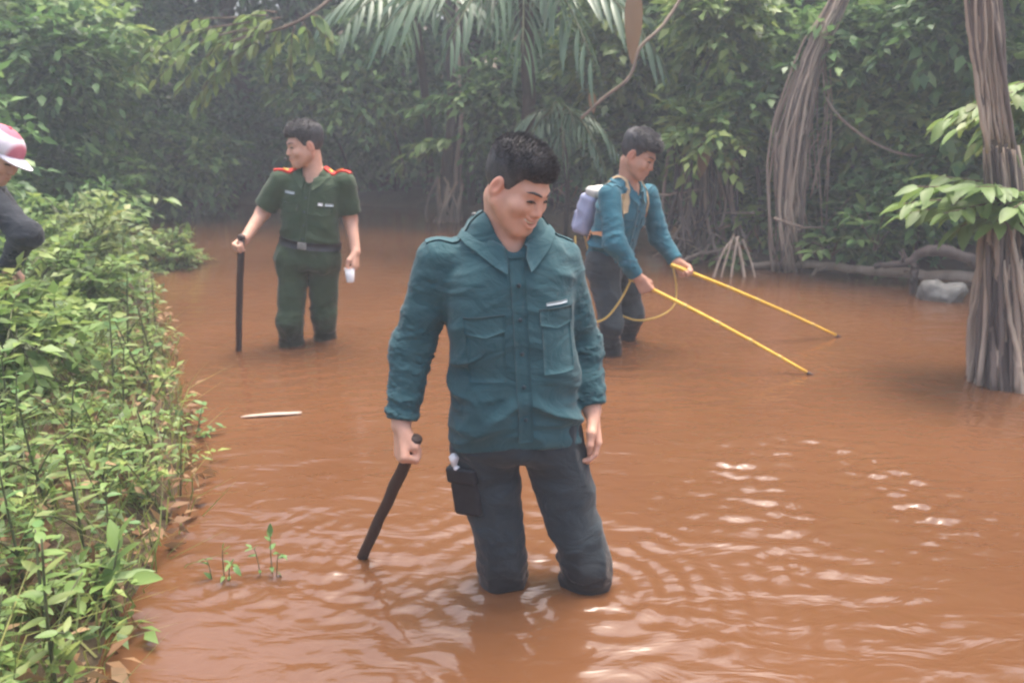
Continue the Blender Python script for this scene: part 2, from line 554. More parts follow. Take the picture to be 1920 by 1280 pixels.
def hair_mesh(hc, HM, S, h, style):
    def f(P):
        q = ((P - np.asarray(hc, f32)) @ np.asarray(HM, f32)) / f32(S)
        nz = vnoise(q * f32(55) + 3) * 0.6 + vnoise(q * f32(120)) * 0.4
        top = np.clip((q[:, 2] - 0.035) / 0.06, 0, 1)
        infl = 0.006 + style['top'] * top * (0.85 + 0.15 * np.clip((q[:, 1] + 0.02) / 0.08, 0, 1)) + (nz - 0.5) * 0.0035 * (0.35 + top)
        d = ell(q, (0, -0.019, 0.037), (0.078, 0.097, 0.085)) - infl
        if style.get('fringe'):
            fr = ell(q, (style.get('fx', 0), 0.043, 0.083), (0.056, 0.030, 0.024)) - (nz - 0.5) * 0.010
            d = smin(d, fr, 0.02)
        y = q[:, 1]; ax = np.abs(q[:, 0])
        line = np.interp(y, [-0.12, -0.06, -0.03, 0.0, 0.022, 0.034, 0.05, 0.10], [-0.075, -0.062, -0.015, 0.006, -0.012, 0.012, 0.050, style.get('line', 0.070)])
        line = line + (ax / 0.07) ** 4 * 0.008 * (y > 0.03) + (nz - 0.5) * 0.008
        return smax(d, (line - q[:, 2]), 0.006) * f32(S)
    V, Q = sdf_mesh(f, hc - 0.19 * S, hc + 0.19 * S, h)
    # loose strands
    L = HM.T @ (V - hc).T / S
    fn = np.cross(V[Q[:, 1]] - V[Q[:, 0]], V[Q[:, 2]] - V[Q[:, 0]])
    ar = np.linalg.norm(fn, axis=1); fn /= ar[:, None] + 1e-12
    c = V[Q].mean(1)
    lc = ((c - hc) @ HM) / S
    p = ar * (0.25 + np.clip((lc[:, 2] - 0.02) / 0.06, 0, 1)) * (((c - hc) * fn).sum(1) > 0)
    n = style.get('n', 2500)
    pick = rng.choice(len(c), n, p=p / p.sum())
    root = c[pick]; nn = fn[pick]
    flow = HM @ np.array(style['flow'])
    ln = (style['len'] * rng.uniform(0.5, 1.2, n) * (0.35 + 0.65 * np.clip((lc[pick, 2] - 0.01) / 0.06, 0, 1)))[:, None]
    d1 = nn * 0.45 + flow * 0.9 + rng.normal(0, 0.16, (n, 3)); d1 /= np.linalg.norm(d1, axis=1)[:, None]
    d2 = nn * 0.10 + flow * 1.1 - np.array([0, 0, 0.20]) + rng.normal(0, 0.10, (n, 3)); d2 /= np.linalg.norm(d2, axis=1)[:, None]
    w = np.cross(d1, rng.normal(0, 1, (n, 3))); w /= np.linalg.norm(w, axis=1)[:, None]; w *= style.get('w', 0.0011)
    a = root - nn * 0.004; b = a + d1 * ln * 0.55; t = b + d2 * ln * 0.45
    SV = np.stack([a - w, a + w, b - w * 0.8, b + w * 0.8, t], 1).reshape(-1, 3)
    k = np.arange(n) * 5 + len(V)
    return np.concatenate([V, SV]), [Q, np.stack([k, k + 1, k + 3, k + 2], -1), np.stack([k + 2, k + 3, k + 4], -1)]

def hand_parts(w, d, t, right, curl=(1.2, 1.3, 0.8), s=1.0, thumb=0.5, spread=0.0):
    """list of round cones; w wrist, d towards the knuckles, t towards the thumb side"""
    d = nrm(d); t = nrm(np.asarray(t, float) - d * np.dot(t, d))
    n = np.cross(d, t) * (-1 if right else 1)                  # the palm faces n
    out = []
    for i, off in enumerate((0.028, 0.0095, -0.0095, -0.027)):
        a = w + t * off * 0.55 * s
        k = w + (d * (0.088, 0.092, 0.087, 0.078)[i] + t * off) * s
        out.append((a, k, 0.0150 * s, 0.0122 * s))
        L = (0.070, 0.078, 0.072, 0.056)[i] * s
        ang = 0.0; p = k
        for j in range(3):
            ang += curl[j] * (1, 1.03, 1.06, 1.1)[i]
            q = p + (nrm(d + t * spread * off * 20) * math.cos(ang) + n * math.sin(ang)) * L * (0.46, 0.30, 0.24)[j]
            out.append((p, q, (0.0100, 0.0088, 0.0080)[j] * s * (1, 1.03, 0.98, 0.86)[i], (0.0088, 0.0080, 0.0066)[j] * s * (1, 1.03, 0.98, 0.86)[i]))
            p = q
    b = w + (t * 0.022 + d * 0.022 + n * 0.006) * s
    m = b + nrm(t * (0.75 - 0.45 * thumb) + d * (0.75 + 0.15 * thumb) + n * (0.25 + 0.2 * thumb)) * 0.045 * s
    e = m + nrm(t * (0.35 - 0.85 * thumb) + d * (0.9 - 0.2 * thumb) + n * (0.1 + 0.3 * thumb)) * 0.033 * s
    g = e + nrm(-t * 0.9 * thumb + d * (0.7 - 0.4 * thumb) + n * (0.1 - 0.1 * thumb)) * 0.026 * s
    out += [(b, m, 0.0165 * s, 0.0125 * s), (m, e, 0.0118 * s, 0.0098 * s), (e, g, 0.0098 * s, 0.0074 * s)]
    return out, n

def hand_sdf(P, prims):
    d = None
    for i, (a, b, ra, rb) in enumerate(prims):
        e = cone(P, a, b, ra, rb)
        k = 0.010 if ra > 0.0110 else 0.004
        d = e if d is None else smin(d, e, k)
    return d

def folds(P, s, seed=0.0):
    """sharp ridged cloth folds, s = frequency per axis"""
    q = P * np.asarray(s, f32) + f32(seed)
    q = q + 0.5 * np.stack([vnoise(P * 9 + seed), vnoise(P * 9 + 7 + seed), vnoise(P * 9 + 13 + seed)], 1)
    a = vnoise(q)
    r = 1 - np.abs(2 * a - 1)
    return (r * r - 0.45) + 0.35 * (vnoise(q * 2.3 + 5) - 0.5)

def person(c):
    J = {k: np.asarray(v, float) for k, v in c['J'].items()}
    base = c['base']
    root = empty('person', base)
    tag(root, c['label'], 'person', c.get('group'))
    hc, HM, S = J['head'], c['HM'], c['S']
    h = c['h']
    A = nrm(J['neck'] - J['pelvis']); LT = np.linalg.norm(J['neck'] - J['pelvis'])
    Fw = nrm(np.asarray(c['facing'], float) - A * np.dot(c['facing'], A)); Rt = np.cross(Fw, A)
    hands = []
    for sd_ in ('r', 'l'):
        hp, hn = hand_parts(J[sd_ + 'wrist'], c[sd_ + 'hand']['d'], c[sd_ + 'hand']['t'], sd_ == 'r', c[sd_ + 'hand'].get('curl', (0.5, 0.6, 0.4)), c.get('hs', 1.0), c[sd_ + 'hand'].get('thumb', 0.4))
        hands.append((J[sd_ + 'wrist'], hp))
    ts = c['torso']                                              # rows for the shirt: fraction of height, cx, cy, rx, ry
    shirt_st = np.array([[r_[0] * LT, r_[1], r_[2], r_[3], r_[4]] for r_ in ts])
    body_st = shirt_st.copy(); body_st[:, 3:] -= 0.022; body_st[:, 3:] = np.maximum(body_st[:, 3:], 0.04)
    arms = {k: (J[k + 'shoulder'], J[k + 'elbow'], J[k + 'wrist']) for k in 'rl'}
    legs = {k: (J[k + 'hip'], J[k + 'knee'], J[k + 'ankle']) for k in 'rl'}
    nb = hc + HM @ (np.array([0, -0.036, -0.055]) * S)           # top of the neck
    def body(P):
        d = loft(P, J['pelvis'], A, Rt, Fw, body_st, ends=0.04)
        for k in 'rl':
            d = smin(d, chain(P, arms[k], (0.050, 0.040, 0.027), 0.02), 0.03)
            d = smin(d, chain(P, legs[k], (0.078, 0.055, 0.040), 0.02), 0.04)
            an = legs[k][2]
            d = smin(d, cone(P, an + [0, 0, -0.03], an + np.asarray(c['facing']) * 0.13 + [0, 0, -0.045], 0.042, 0.03), 0.03)
        d = smin(d, cone(P, nb, J['neck'] + A * -0.02, 0.047 * S * c.get('neckw', 1), 0.060 * S * c.get('neckw', 1)), 0.02)
        d = near(P, d, hc, 0.24, lambda p, e: smin(e, head_sdf(p, hc, HM, S, c.get('smile', 0), c.get('plump', 1)), 0.018))
        for w, hp in hands:
            d = near(P, d, w, 0.23, lambda p, e: smin(e, hand_sdf(p, hp), 0.012))
        return d
    pts = np.array(list(J.values()))
    lo, hi = pts.min(0) - 0.22, pts.max(0) + 0.22
    V, Q = sdf_mesh(body, lo, hi, h)
    ob = put('body', V, Q, M_SKIN, root, attr={'tint': skin_tint(V, hc, HM, S, c['skin'])})
    H = lambda x, y, z: hc + HM @ (np.array([x, y, z]) * S)
    hv = np.linalg.norm(V - hc, axis=1) < 0.15 * S
    htree = bvh_of(V, Q[hv[Q].all(1)])
    fd = HM[:, 1]
    def on_face(x, z, lift):
        h_ = htree.ray_cast(Vector(H(x, 0.2, z)), Vector(-fd))
        return np.array(h_[0]) + fd * lift if h_[0] is not None else H(x, 0.08, z)
    for sx in (-1, 1):
        e = [on_face(sx * x, z, 0.0012) for x, z in zip(np.linspace(0.0165, 0.049, 9), (-0.0015, 0.0005, 0.002, 0.003, 0.0035, 0.0035, 0.003, 0.0015, -0.0005))]
        v, f = tube(curve(e, 13), np.interp(np.linspace(0, 1, 13), [0, 0.2, 0.6, 0.85, 1], np.array([0.6, 1.8, 2.4, 2.0, 0.7])) * 0.0016 * S * c.get('eye', 1), 6)
        put('eye', v, f, M_EYE, ob)
        e = [on_face(sx * x, z, 0.0004) for x, z in zip(np.linspace(0.011, 0.056, 8), (0.0235, 0.0255, 0.0270, 0.0282, 0.0290, 0.0288, 0.0275, 0.0248))]
        v, f = tube(curve(e, 13), np.interp(np.linspace(0, 1, 13), [0, 0.2, 0.6, 0.85, 1], np.array([1.6, 2.6, 2.6, 1.7, 0.5])) * 0.0015 * S, 6)
        put('eyebrow', v, f, M_HAIR, ob)
    if c.get('smile', 0) > 0.3:
        e = curve([H(x, 0.0925 - 9.0 * x * x * 0.9, -0.0610 + 0.010 * c['smile'] * (x / 0.026) ** 2) for x in np.linspace(-0.030, 0.030, 7)], 14)
        v, f = tube(e, 0.0050 * S, 6)
        put('teeth', v, f, M_TEETH, ob)
    if c.get('hair'):
        v, f = hair_mesh(hc, HM, S, max(h, 0.0032), c['hair'])
        put('hair', v, f, M_HAIR, root)
    # ---- trousers
    tr = c['trousers']
    wz = tr['waist'] * LT
    wf = np.array([[-0.07, 0, 0, tr['rx'] * 0.95, tr['ry'] * 0.98], [-0.02, 0, 0, tr['rx'], tr['ry']], [wz * 0.6, 0, 0, tr['rx'] * 0.97, tr['ry'] * 0.97], [wz, 0, 0, tr['rx'] * 0.95, tr['ry'] * 0.92]])
    def trousers(P):
        d = loft(P, J['pelvis'], A, Rt, Fw, wf, ends=0.05)
        dl = None
        for k in 'rl':
            e = chain(P, legs[k], tr['r'], 0.03)
            dl = e if dl is None else np.minimum(dl, e)
        d = smin(d, dl, 0.075)
        dep = np.clip((J['pelvis'][2] - P[:, 2]) / 0.5, 0, 1)
        d = d - 0.009 * tr.get('wr', 1) * folds(P, (12, 12, 7), 3.1) - 0.011 * tr.get('wr', 1) * folds(P, (5, 5, 17), 8.0) * (0.35 + 0.65 * dep) - 0.006 * tr.get('wr', 1) * folds(P, (16, 16, 26), 5.0) * dep - 0.014 * (vnoise(P * 9 + 2) - 0.5)
        return smax(d, (base[2] + 0.06) - P[:, 2], 0.01)
    V, Q = sdf_mesh(trousers, lo, [hi[0], hi[1], J['neck'][2]], max(h, 0.005))
    ot = put('trousers', V, Q, tr['mat'], root)
    ttree = bvh_of(V, Q)
    for k in 'rl':
        an = legs[k][2]; fw = nrm([c['facing'][0], c['facing'][1], 0])
        def boot(P):
            d = cone(P, an + [0, 0, 0.12], an + [0, 0, -0.02], 0.058, 0.052)
            d = smin(d, cone(P, an + [0, 0, -0.035], an + fw * 0.15 + [0, 0, -0.045], 0.047, 0.038), 0.03)
            return smax(d, base[2] + 0.002 - P[:, 2], 0.01)
        v, q = sdf_mesh(boot, an - 0.25, an + 0.25, 0.009)
        put('boot', v, q, M_BOOT, root)
    # ---- shirt
    sh = c['shirt']
    hem = sh['hem'] * LT
    def shirt(P):
        d = loft(P, J['pelvis'], A, Rt, Fw, shirt_st, ends=0.02)
        z = (P - J['pelvis'].astype(f32)) @ A.astype(f32)
        low = np.clip((LT * 0.62 - z) / (LT * 0.5), 0, 1)
        q = P.copy(); q[:, 2] += 0.35 * np.abs((P - J['pelvis'].astype(f32)) @ Rt.astype(f32))      # folds hang in shallow swags
        d = d - sh.get('wr', 1) * ((0.008 + 0.011 * low) * folds(q, (4.5, 4.5, 13), 1.7) + (0.004 + 0.003 * low) * folds(q, (11, 11, 24), 6.3)) - 0.010 * (vnoise(P * 8 + 4) - 0.5)
        for k in 'rl':
            s_, e_, w_ = arms[k]
            ax = nrm(w_ - s_)
            if sh['sleeve'] == 'long':
                L1 = e_ - s_
                e = chain(P, (s_, e_, w_), sh['r'], 0.03)
                tt = (P - s_.astype(f32)) @ ax.astype(f32)
                q = np.stack([tt * 24, (P @ np.cross(ax, [0, 1, 0.3]).astype(f32)) * 9, P[:, 1] * 9], 1)
                el = np.linalg.norm(e_ - s_)
                amp = 0.005 + 0.007 * np.exp(-((tt - el) / 0.10) ** 2) + 0.007 * np.clip((tt - el - 0.06) / 0.1, 0, 1)
                e = e - amp * sh.get('wr', 1) * folds(q, (1, 1, 1), 2.2)
                e = smax(e, (P - (w_ - ax * sh.get('cuff', 0.0)).astype(f32)) @ nrm(w_ - e_).astype(f32), 0.006)
            else:
                c_ = s_ + (e_ - s_) * sh['cut']
                e = cone(P, s_, c_, sh['r'][0], sh['r'][1])
                e = e - 0.005 * folds(P, (9, 9, 14), 2.2)
                e = smax(e, (P - c_.astype(f32)) @ nrm(e_ - s_).astype(f32), 0.006)
            d = smin(d, e, 0.028)
        d = smax(d, hem + sh.get('wave', 0.0) * np.sin(((P - J['pelvis'].astype(f32)) @ Rt.astype(f32)) * 14 + 1) - z, 0.008)
        # neckline
        nk = smin(cone(P, J['neck'] - A * 0.03 + Fw * 0.03, J['neck'] + A * 0.12 + Fw * 0.02, 0.050 * S, 0.075 * S), cone(P, J['neck'] - A * 0.075 + Fw * 0.12, J['neck'] + A * 0.04 + Fw * 0.09, 0.012, 0.055), 0.02)
        return smax(d, -nk, 0.006)
    V, Q = sdf_mesh(shirt, lo, hi, max(h, 0.0045))
    os_ = put('shirt', V, Q, sh['mat'], root)
    stree = bvh_of(V, Q)
    # collar: a stand round the neck and a leaf folded over it
    na = nrm(J['neck'] - J['pelvis'] + (nb - J['neck']) * 1.2)
    cfw = nrm(Fw - na * np.dot(Fw, na)); crt = np.cross(cfw, na)
    cc = J['neck'] + cfw * 0.012
    n = 41
    G = np.zeros((n, 6, 3)); N = np.zeros((n, 6, 3))
    for i in range(n):
        u = (i / (n - 1)) * 2 - 1
        ph = u * R(158)
        fr = abs(u) ** 2.2
        o_ = -cfw * math.cos(ph) * 1.08 + crt * math.sin(ph)
        tip = max(0.0, (abs(u) - 0.7) / 0.3)
        rows = [(0.060, -0.015 - 0.035 * fr), (0.064, 0.012 - 0.040 * fr), (0.068, 0.030 - 0.052 * fr), (0.076, 0.026 - 0.054 * fr), (0.083 + 0.003 * fr, 0.008 - 0.060 * fr), (0.089 + 0.004 * fr + 0.012 * tip, -0.010 - 0.062 * fr - 0.014 * tip)]
        for j, (rr, zz) in enumerate(rows):
            G[i, j] = cc + (o_ * rr + na * zz) * sh.get('cs', 1.0) * S + crt * (-0.010 * tip * math.copysign(1, u) * (j > 3))
            N[i, j] = o_
    for i in range(n):                                          # leaf rests on the shirt
        for j in (4, 5):
            hit = stree.find_nearest(Vector(G[i, j]))
            hp, hn = np.array(hit[0]), np.array(hit[1])
            dd = np.dot(G[i, j] - hp, hn)
            if dd < 0.006: G[i, j] = G[i, j] + hn * (0.006 - dd)
    v, f = sheet(G, N, 0.0018, 0.0012)
    put('collar', v, f, sh['mat'], os_)
    c['frame'] = dict(A=A, Fw=Fw, Rt=Rt, LT=LT, pelvis=J['pelvis'], neck=J['neck'])
    c['root'], c['shirt_o'], c['trousers_o'], c['body_o'], c['stree'], c['ttree'] = root, os_, ot, ob, stree, ttree
    return c

def on_front(c, x, z, y=0.14):
    """point in front of the chest: x to the wearer's right, z fraction of pelvis-neck height"""
    f = c['frame']
    return f['pelvis'] + f['Rt'] * x + f['A'] * z * f['LT'] + f['Fw'] * y

def flap(c, x0, x1, z0, z1, name, mat, parent, thick=0.004, tilt=0.0, tree='stree', nu=9, nv=6, lift=0.0, pointed=0.0):
    f = c['frame']
    P = [on_front(c, x0, z1), on_front(c, x1, z1 + tilt), on_front(c, x1, z0 + tilt), on_front(c, x0, z0)]
    bow = (lambda u, v: -f['A'] * pointed * v * (1 - abs(2 * u - 1))) if pointed else None
    v, fc = patch(c[tree], P, -f['Fw'], nu, nv, thick, lift, bow)
    return put(name, v, fc, mat, parent)

def shoulder_strap(c, k, mat, parent, w=0.045, name='epaulette', inner=0.30, outer=1.0, thick=0.005, up=0.09):
    f = c['frame']
    s = np.asarray(c['J'][k + 'shoulder']); nk = f['neck'] - f['A'] * 0.01
    a = nk + (s - nk) * inner; b = nk + (s - nk) * outer + (f['Rt'] * (0.03 if k == 'r' else -0.03))
    P = [a + f['Fw'] * w / 2, b + f['Fw'] * w / 2, b - f['Fw'] * w / 2, a - f['Fw'] * w / 2]
    P = [p + f['A'] * up for p in P]
    v, fc = patch(c['stree'], P, -f['A'], 10, 4, thick)
    return put(name, v, fc, mat, parent)

def button(c, x, z, mat, parent, r=0.006, lift=0.003):
    p = on_front(c, x, z); f = c['frame']
    h_ = c['stree'].ray_cast(Vector(p + f['Fw'] * 0.2), Vector(-f['Fw']))
    if h_[0] is None: return
    q, nn = np.array(h_[0]), np.array(h_[1])
    v, fc = tube([q - nn * 0.002, q + nn * (lift + 0.003), q + nn * (lift + 0.004)], [r, r, r * 0.7], 10)
    put('button', v, fc, mat, parent)
TEAL = cloth('teal_uniform_cloth', (0.021, 0.066, 0.077), (0.033, 0.092, 0.105))
TEAL_B = cloth('bright_teal_cloth', (0.018, 0.095, 0.13), (0.028, 0.13, 0.17))
NAVY = cloth('dark_trouser_cloth', (0.023, 0.031, 0.036), (0.036, 0.047, 0.053), rough=0.7)
GREEN = cloth('green_uniform_cloth', (0.030, 0.052, 0.026), (0.045, 0.072, 0.036))
WHITE = noisy('white_plastic', (0.62, 0.62, 0.64), (0.75, 0.75, 0.76), 20, rough=0.4, bump=0.05)
PALE = noisy('pale_thread', (0.30, 0.36, 0.38), (0.42, 0.47, 0.49), 80, rough=0.8)
DARK = noisy('dark_button', (0.015, 0.03, 0.04), (0.025, 0.045, 0.055), 20, rough=0.4, bump=0)
BLACK = noisy('black_nylon', (0.012, 0.014, 0.018), (0.022, 0.025, 0.03), 30, rough=0.6, bump=0.4, bscale=400, bdist=0.001)
RED = noisy('red_felt', (0.55, 0.04, 0.03), (0.68, 0.06, 0.04), 40, rough=0.8)
GOLD = noisy('gold_metal', (0.7, 0.42, 0.08), (0.8, 0.52, 0.15), 40, rough=0.35)
STEEL = noisy('buckle_metal', (0.16, 0.16, 0.15), (0.26, 0.25, 0.23), 40, rough=0.35)
SKIN = (0.60, 0.335, 0.235)
BED = -0.45

def facing(deg):
    """0 = towards the camera, positive = turned towards +X"""
    return np.array([math.sin(R(deg)), -math.cos(R(deg)), 0.0])

def face_dir(deg, pitch):
    a, b = R(deg), R(pitch)
    return np.array([math.sin(a) * math.cos(b), -math.cos(a) * math.cos(b), -math.sin(b)])

# ---- the man in front
Y0 = 1.90
stick_top, stick_tip = at(757, 822, 1.83), onz(679, 1042)
sdv = nrm(stick_tip - stick_top)
main = dict(
    label='smiling man in dark teal uniform shirt and dark trousers holding a stick, looking down',
    base=(0.08, 1.90, BED), h=0.0034, S=0.865, skin=SKIN, smile=0.8, plump=1.18, neckw=1.14, eye=1.1, group=None,
    HM=head_frame(face_dir(50, 27), (0.05, 0.05, 1)),
    J=dict(head=at(970, 351, 1.90), neck=at(952, 437, 1.94), pelvis=at(968, 806, 1.92),
           rshoulder=at(822, 488, 1.93), relbow=at(772, 655, 1.93), rwrist=at(752, 795, 1.86),
           lshoulder=at(1050, 486, 2.0), lelbow=at(1090, 652, 2.03), lwrist=at(1110, 768, 1.95),
           rhip=at(912, 828, 1.93), rknee=at(944, 1060, 1.90), rankle=np.array([-0.03, 2.00, BED + 0.09]),
           lhip=at(1034, 828, 1.95), lknee=at(1098, 1060, 1.88), lankle=np.array([0.27, 1.93, BED + 0.09])),
    facing=facing(12),
    torso=[(-0.10, 0, 0.0, 0.172, 0.122), (0.10, 0, 0.005, 0.172, 0.126), (0.25, 0, 0.008, 0.170, 0.124), (0.45, 0, 0.005, 0.164, 0.120),
           (0.66, 0, 0.0, 0.166, 0.118), (0.80, 0, -0.005, 0.170, 0.110), (0.88, 0, -0.01, 0.158, 0.098), (0.97, 0, -0.012, 0.128, 0.082), (1.06, 0, -0.014, 0.094, 0.066), (1.10, 0, -0.014, 0.070, 0.055)],
    rhand=dict(d=(0.04, -0.42, -0.90), t=-sdv, curl=(1.35, 1.5, 0.9), thumb=1.0),
    lhand=dict(d=(0.12, -0.25, -0.95), t=(0.1, -0.9, 0.2), curl=(0.35, 0.6, 0.45), thumb=0.3),
    trousers=dict(waist=0.16, rx=0.156, ry=0.112, r=(0.090, 0.067, 0.052), mat=NAVY),
    shirt=dict(hem=-0.045, sleeve='long', r=(0.058, 0.055, 0.041), cuff=0.012, mat=TEAL, wave=0.012, cs=1.16),
    hair=dict(top=0.013, fringe=True, fx=0.0, line=0.058, len=0.020, flow=(0.05, 0.35, 0.62), n=8000, w=0.0006))
person(main)
so, to = main['shirt_o'], main['trousers_o']
flap(main, 0.020, -0.018, 0.02, 0.90, 'placket', TEAL, so, 0.003, nu=4, nv=40)
for z in (0.14, 0.30, 0.46, 0.62, 0.78): button(main, 0.001, z, DARK, so, 0.0055)
flap(main, 0.140, 0.040, 0.565, 0.640, 'pocket_flap', TEAL, so, 0.005, tilt=0.01, pointed=0.012)
flap(main, -0.050, -0.145, 0.585, 0.660, 'pocket_flap', TEAL, so, 0.005, tilt=-0.005, pointed=0.012)
flap(main, 0.136, 0.044, 0.330, 0.570, 'pocket', TEAL, so, 0.002, nv=10)
flap(main, -0.054, -0.141, 0.350, 0.590, 'pocket', TEAL, so, 0.002, nv=10)
flap(main, -0.070, -0.132, 0.672, 0.686, 'name_tape', PALE, so, 0.003, nv=3)
for k in 'rl':
    e = shoulder_strap(main, k, TEAL, so, 0.046, inner=0.35)
    f_ = main['frame']; s_ = main['J'][k + 'shoulder']; nk_ = f_['neck']
    q = nk_ + (np.asarray(s_) - nk_) * 0.46
    h_ = main['stree'].ray_cast(Vector(q + f_['A'] * 0.15), Vector(-f_['A']))
    if h_[0]:
        q = np.array(h_[0]); v, fc = tube([q, q + f_['A'] * 0.008, q + f_['A'] * 0.009], [0.006, 0.006, 0.004], 10)
        put('button', v, fc, STEEL, so)
# belt hangs under the hem; pouch on his right thigh
def rbox(c, X, Yv, Z, half, rr):
    """rounded box distance"""
    c = np.asarray(c, f32); M = np.stack([nrm(X), nrm(Yv), nrm(Z)], 1).astype(f32); hf = np.asarray(half, f32) - rr
    def f(P):
        q = np.abs((P - c) @ M) - hf
        return np.linalg.norm(np.maximum(q, 0), axis=1) + np.minimum(q.max(1), 0) - rr
    return f
pc = at(878, 918, 1.87)
pz = nrm(np.array([-0.10, 0.0, 1.0])); px_ = nrm(np.array([0.95, -0.45, 0.1])); py_ = np.cross(pz, px_)
pouch = empty('thigh_pouch', pc + [0, 0, -0.075])
tag(pouch, "black nylon pouch hanging against the smiling man's right thigh", 'pouch')
fb = rbox(pc, px_, py_, pz, (0.044, 0.024, 0.072), 0.014)
v, q = sdf_mesh(lambda P: fb(P) - 0.002 * folds(P, (14, 14, 14)), pc - 0.13, pc + 0.13, 0.004)
put('bag', v, q, BLACK, pouch)
fc_ = pc + pz * 0.055 - py_ * 0.006
v, q = sdf_mesh(rbox(fc_, px_, py_, pz, (0.047, 0.027, 0.024), 0.008), fc_ - 0.1, fc_ + 0.1, 0.004)
put('flap', v, q, BLACK, pouch)
for sx in (-0.6, 0.6):
    a = pc + px_ * 0.03 * sx + pz * 0.06 + py_ * 0.012; b = a + pz * 0.075 + px_ * 0.012 + py_ * 0.01
    v, fc2 = tube(curve([a, (a + b) / 2 + py_ * 0.004, b], 8), 0.007, 6, flat=0.35)
    put('hanging_strap', v, fc2, BLACK, pouch)
wc = at(852, 862, 1.86)
wr_ = empty('tissue_pack', wc - [0, 0, 0.03])
tag(wr_, "small crumpled white packet tucked above the black thigh pouch", 'packet')
v, q = sdf_mesh(lambda P: ell(P, wc, (0.013, 0.014, 0.021)) - 0.007 * folds(P, (30, 30, 30)), wc - 0.06, wc + 0.06, 0.003)
put('wrapper', v, q, WHITE, wr_)
wc2 = wc + np.array([0.006, -0.006, -0.027])
v, q = sdf_mesh(lambda P: ell(P, wc2, (0.009, 0.009, 0.014)) - 0.005 * folds(P, (40, 40, 40)), wc2 - 0.05, wc2 + 0.05, 0.003)
put('torn_corner', v, q, WHITE, wr_)

# ---- the officer in green
Y1 = 4.32
cane_top, cane_tip = at(452, 462, 4.12), onz(447, 657)
cdv = nrm(cane_tip - cane_top)
off = dict(
    label='man in green short-sleeved uniform with red shoulder boards, leaning on a dark stick',
    base=(-1.27, 4.35, BED), h=0.006, S=0.97, skin=SKIN, smile=0.0, plump=1.0,
    HM=head_frame(face_dir(-60, 10), (0.10, 0, 1)),
    J=dict(head=at(571, 272, 4.33), neck=at(588, 325, 4.36), pelvis=at(580, 478, 4.36),
           rshoulder=at(527, 340, 4.34), relbow=at(493, 398, 4.36), rwrist=at(459, 448, 4.20),
           lshoulder=at(646, 342, 4.36), lelbow=at(657, 410, 4.40), lwrist=at(667, 472, 4.30),
           rhip=at(549, 490, 4.36), rknee=at(545, 600, 4.30), rankle=np.array([-1.36, 4.38, BED + 0.09]),
           lhip=at(608, 490, 4.40), lknee=at(606, 590, 4.42), lankle=np.array([-1.18, 4.56, BED + 0.09])),
    facing=facing(-4),
    torso=[(-0.10, 0, 0.0, 0.160, 0.115), (0.10, 0, 0.005, 0.165, 0.118), (0.25, 0, 0.008, 0.160, 0.116), (0.45, 0, 0.005, 0.164, 0.116),
           (0.66, 0, 0.0, 0.170, 0.116), (0.80, 0, -0.005, 0.170, 0.108), (0.90, 0, -0.01, 0.164, 0.096), (0.98, 0, -0.012, 0.130, 0.080), (1.05, 0, -0.014, 0.090, 0.066), (1.10, 0, -0.014, 0.068, 0.055)],
    rhand=dict(d=(-0.35, -0.75, -0.45), t=-cdv, curl=(1.25, 1.3, 0.9), thumb=1.0),
    lhand=dict(d=(0.0, -0.35, -0.9), t=(-0.2, -0.9, 0.35), curl=(0.7, 0.9, 0.6), thumb=0.5),
    trousers=dict(waist=0.22, rx=0.166, ry=0.118, r=(0.090, 0.072, 0.060), mat=GREEN),
    shirt=dict(hem=0.13, sleeve='short', cut=0.84, r=(0.066, 0.066), mat=GREEN, wr=0.8, cs=1.0),
    hair=dict(top=0.016, fringe=True, line=0.060, len=0.026, flow=(0, 0.7, 0.3), n=3000, w=0.0012))
person(off)
so = off['shirt_o']
flap(off, 0.018, -0.016, 0.14, 0.88, 'placket', GREEN, so, 0.003, nu=4, nv=24)
for z in (0.24, 0.40, 0.56, 0.72): button(off, 0.001, z, DARK, so, 0.006)
flap(off, 0.135, 0.045, 0.56, 0.64, 'pocket_flap', GREEN, so, 0.006, pointed=0.012)
flap(off, -0.050, -0.140, 0.56, 0.64, 'pocket_flap', GREEN, so, 0.006, pointed=0.012)
tag(flap(off, 0.130, 0.070, 0.745, 0.775, 'name_tag', PALE, so, 0.006, nv=3), 'white name tag on the chest')
flap(off, -0.070, -0.094, 0.655, 0.685, 'badge', WHITE, so, 0.007, nu=5, nv=4)
flap(off, -0.106, -0.145, 0.655, 0.685, 'badge_bar', PALE, so, 0.006, nu=5, nv=3)
for k in 'rl':
    e = tag(shoulder_strap(off, k, RED, so, 0.060, 'shoulder_board', inner=0.36, outer=1.02, thick=0.010), 'red shoulder board')
    f_ = off['frame']; s_ = np.asarray(off['J'][k + 'shoulder']); nk_ = f_['neck']
    sg = 1 if k == 'r' else -1
    for w_, tt in ((0.03, 0.85), (0.022, 0.55)):
        q = nk_ + (s_ - nk_) * tt
        P = [q + f_['Rt'] * sg * a + f_['Fw'] * b + f_['A'] * 0.09 for a, b in ((-w_ / 2, 0.018), (w_ / 2, 0.018), (w_ / 2, -0.018), (-w_ / 2, -0.018))]
        v, fc = patch(off['stree'], P, -f_['A'], 4, 4, 0.014)
        put('insignia', v, fc, GOLD, so)
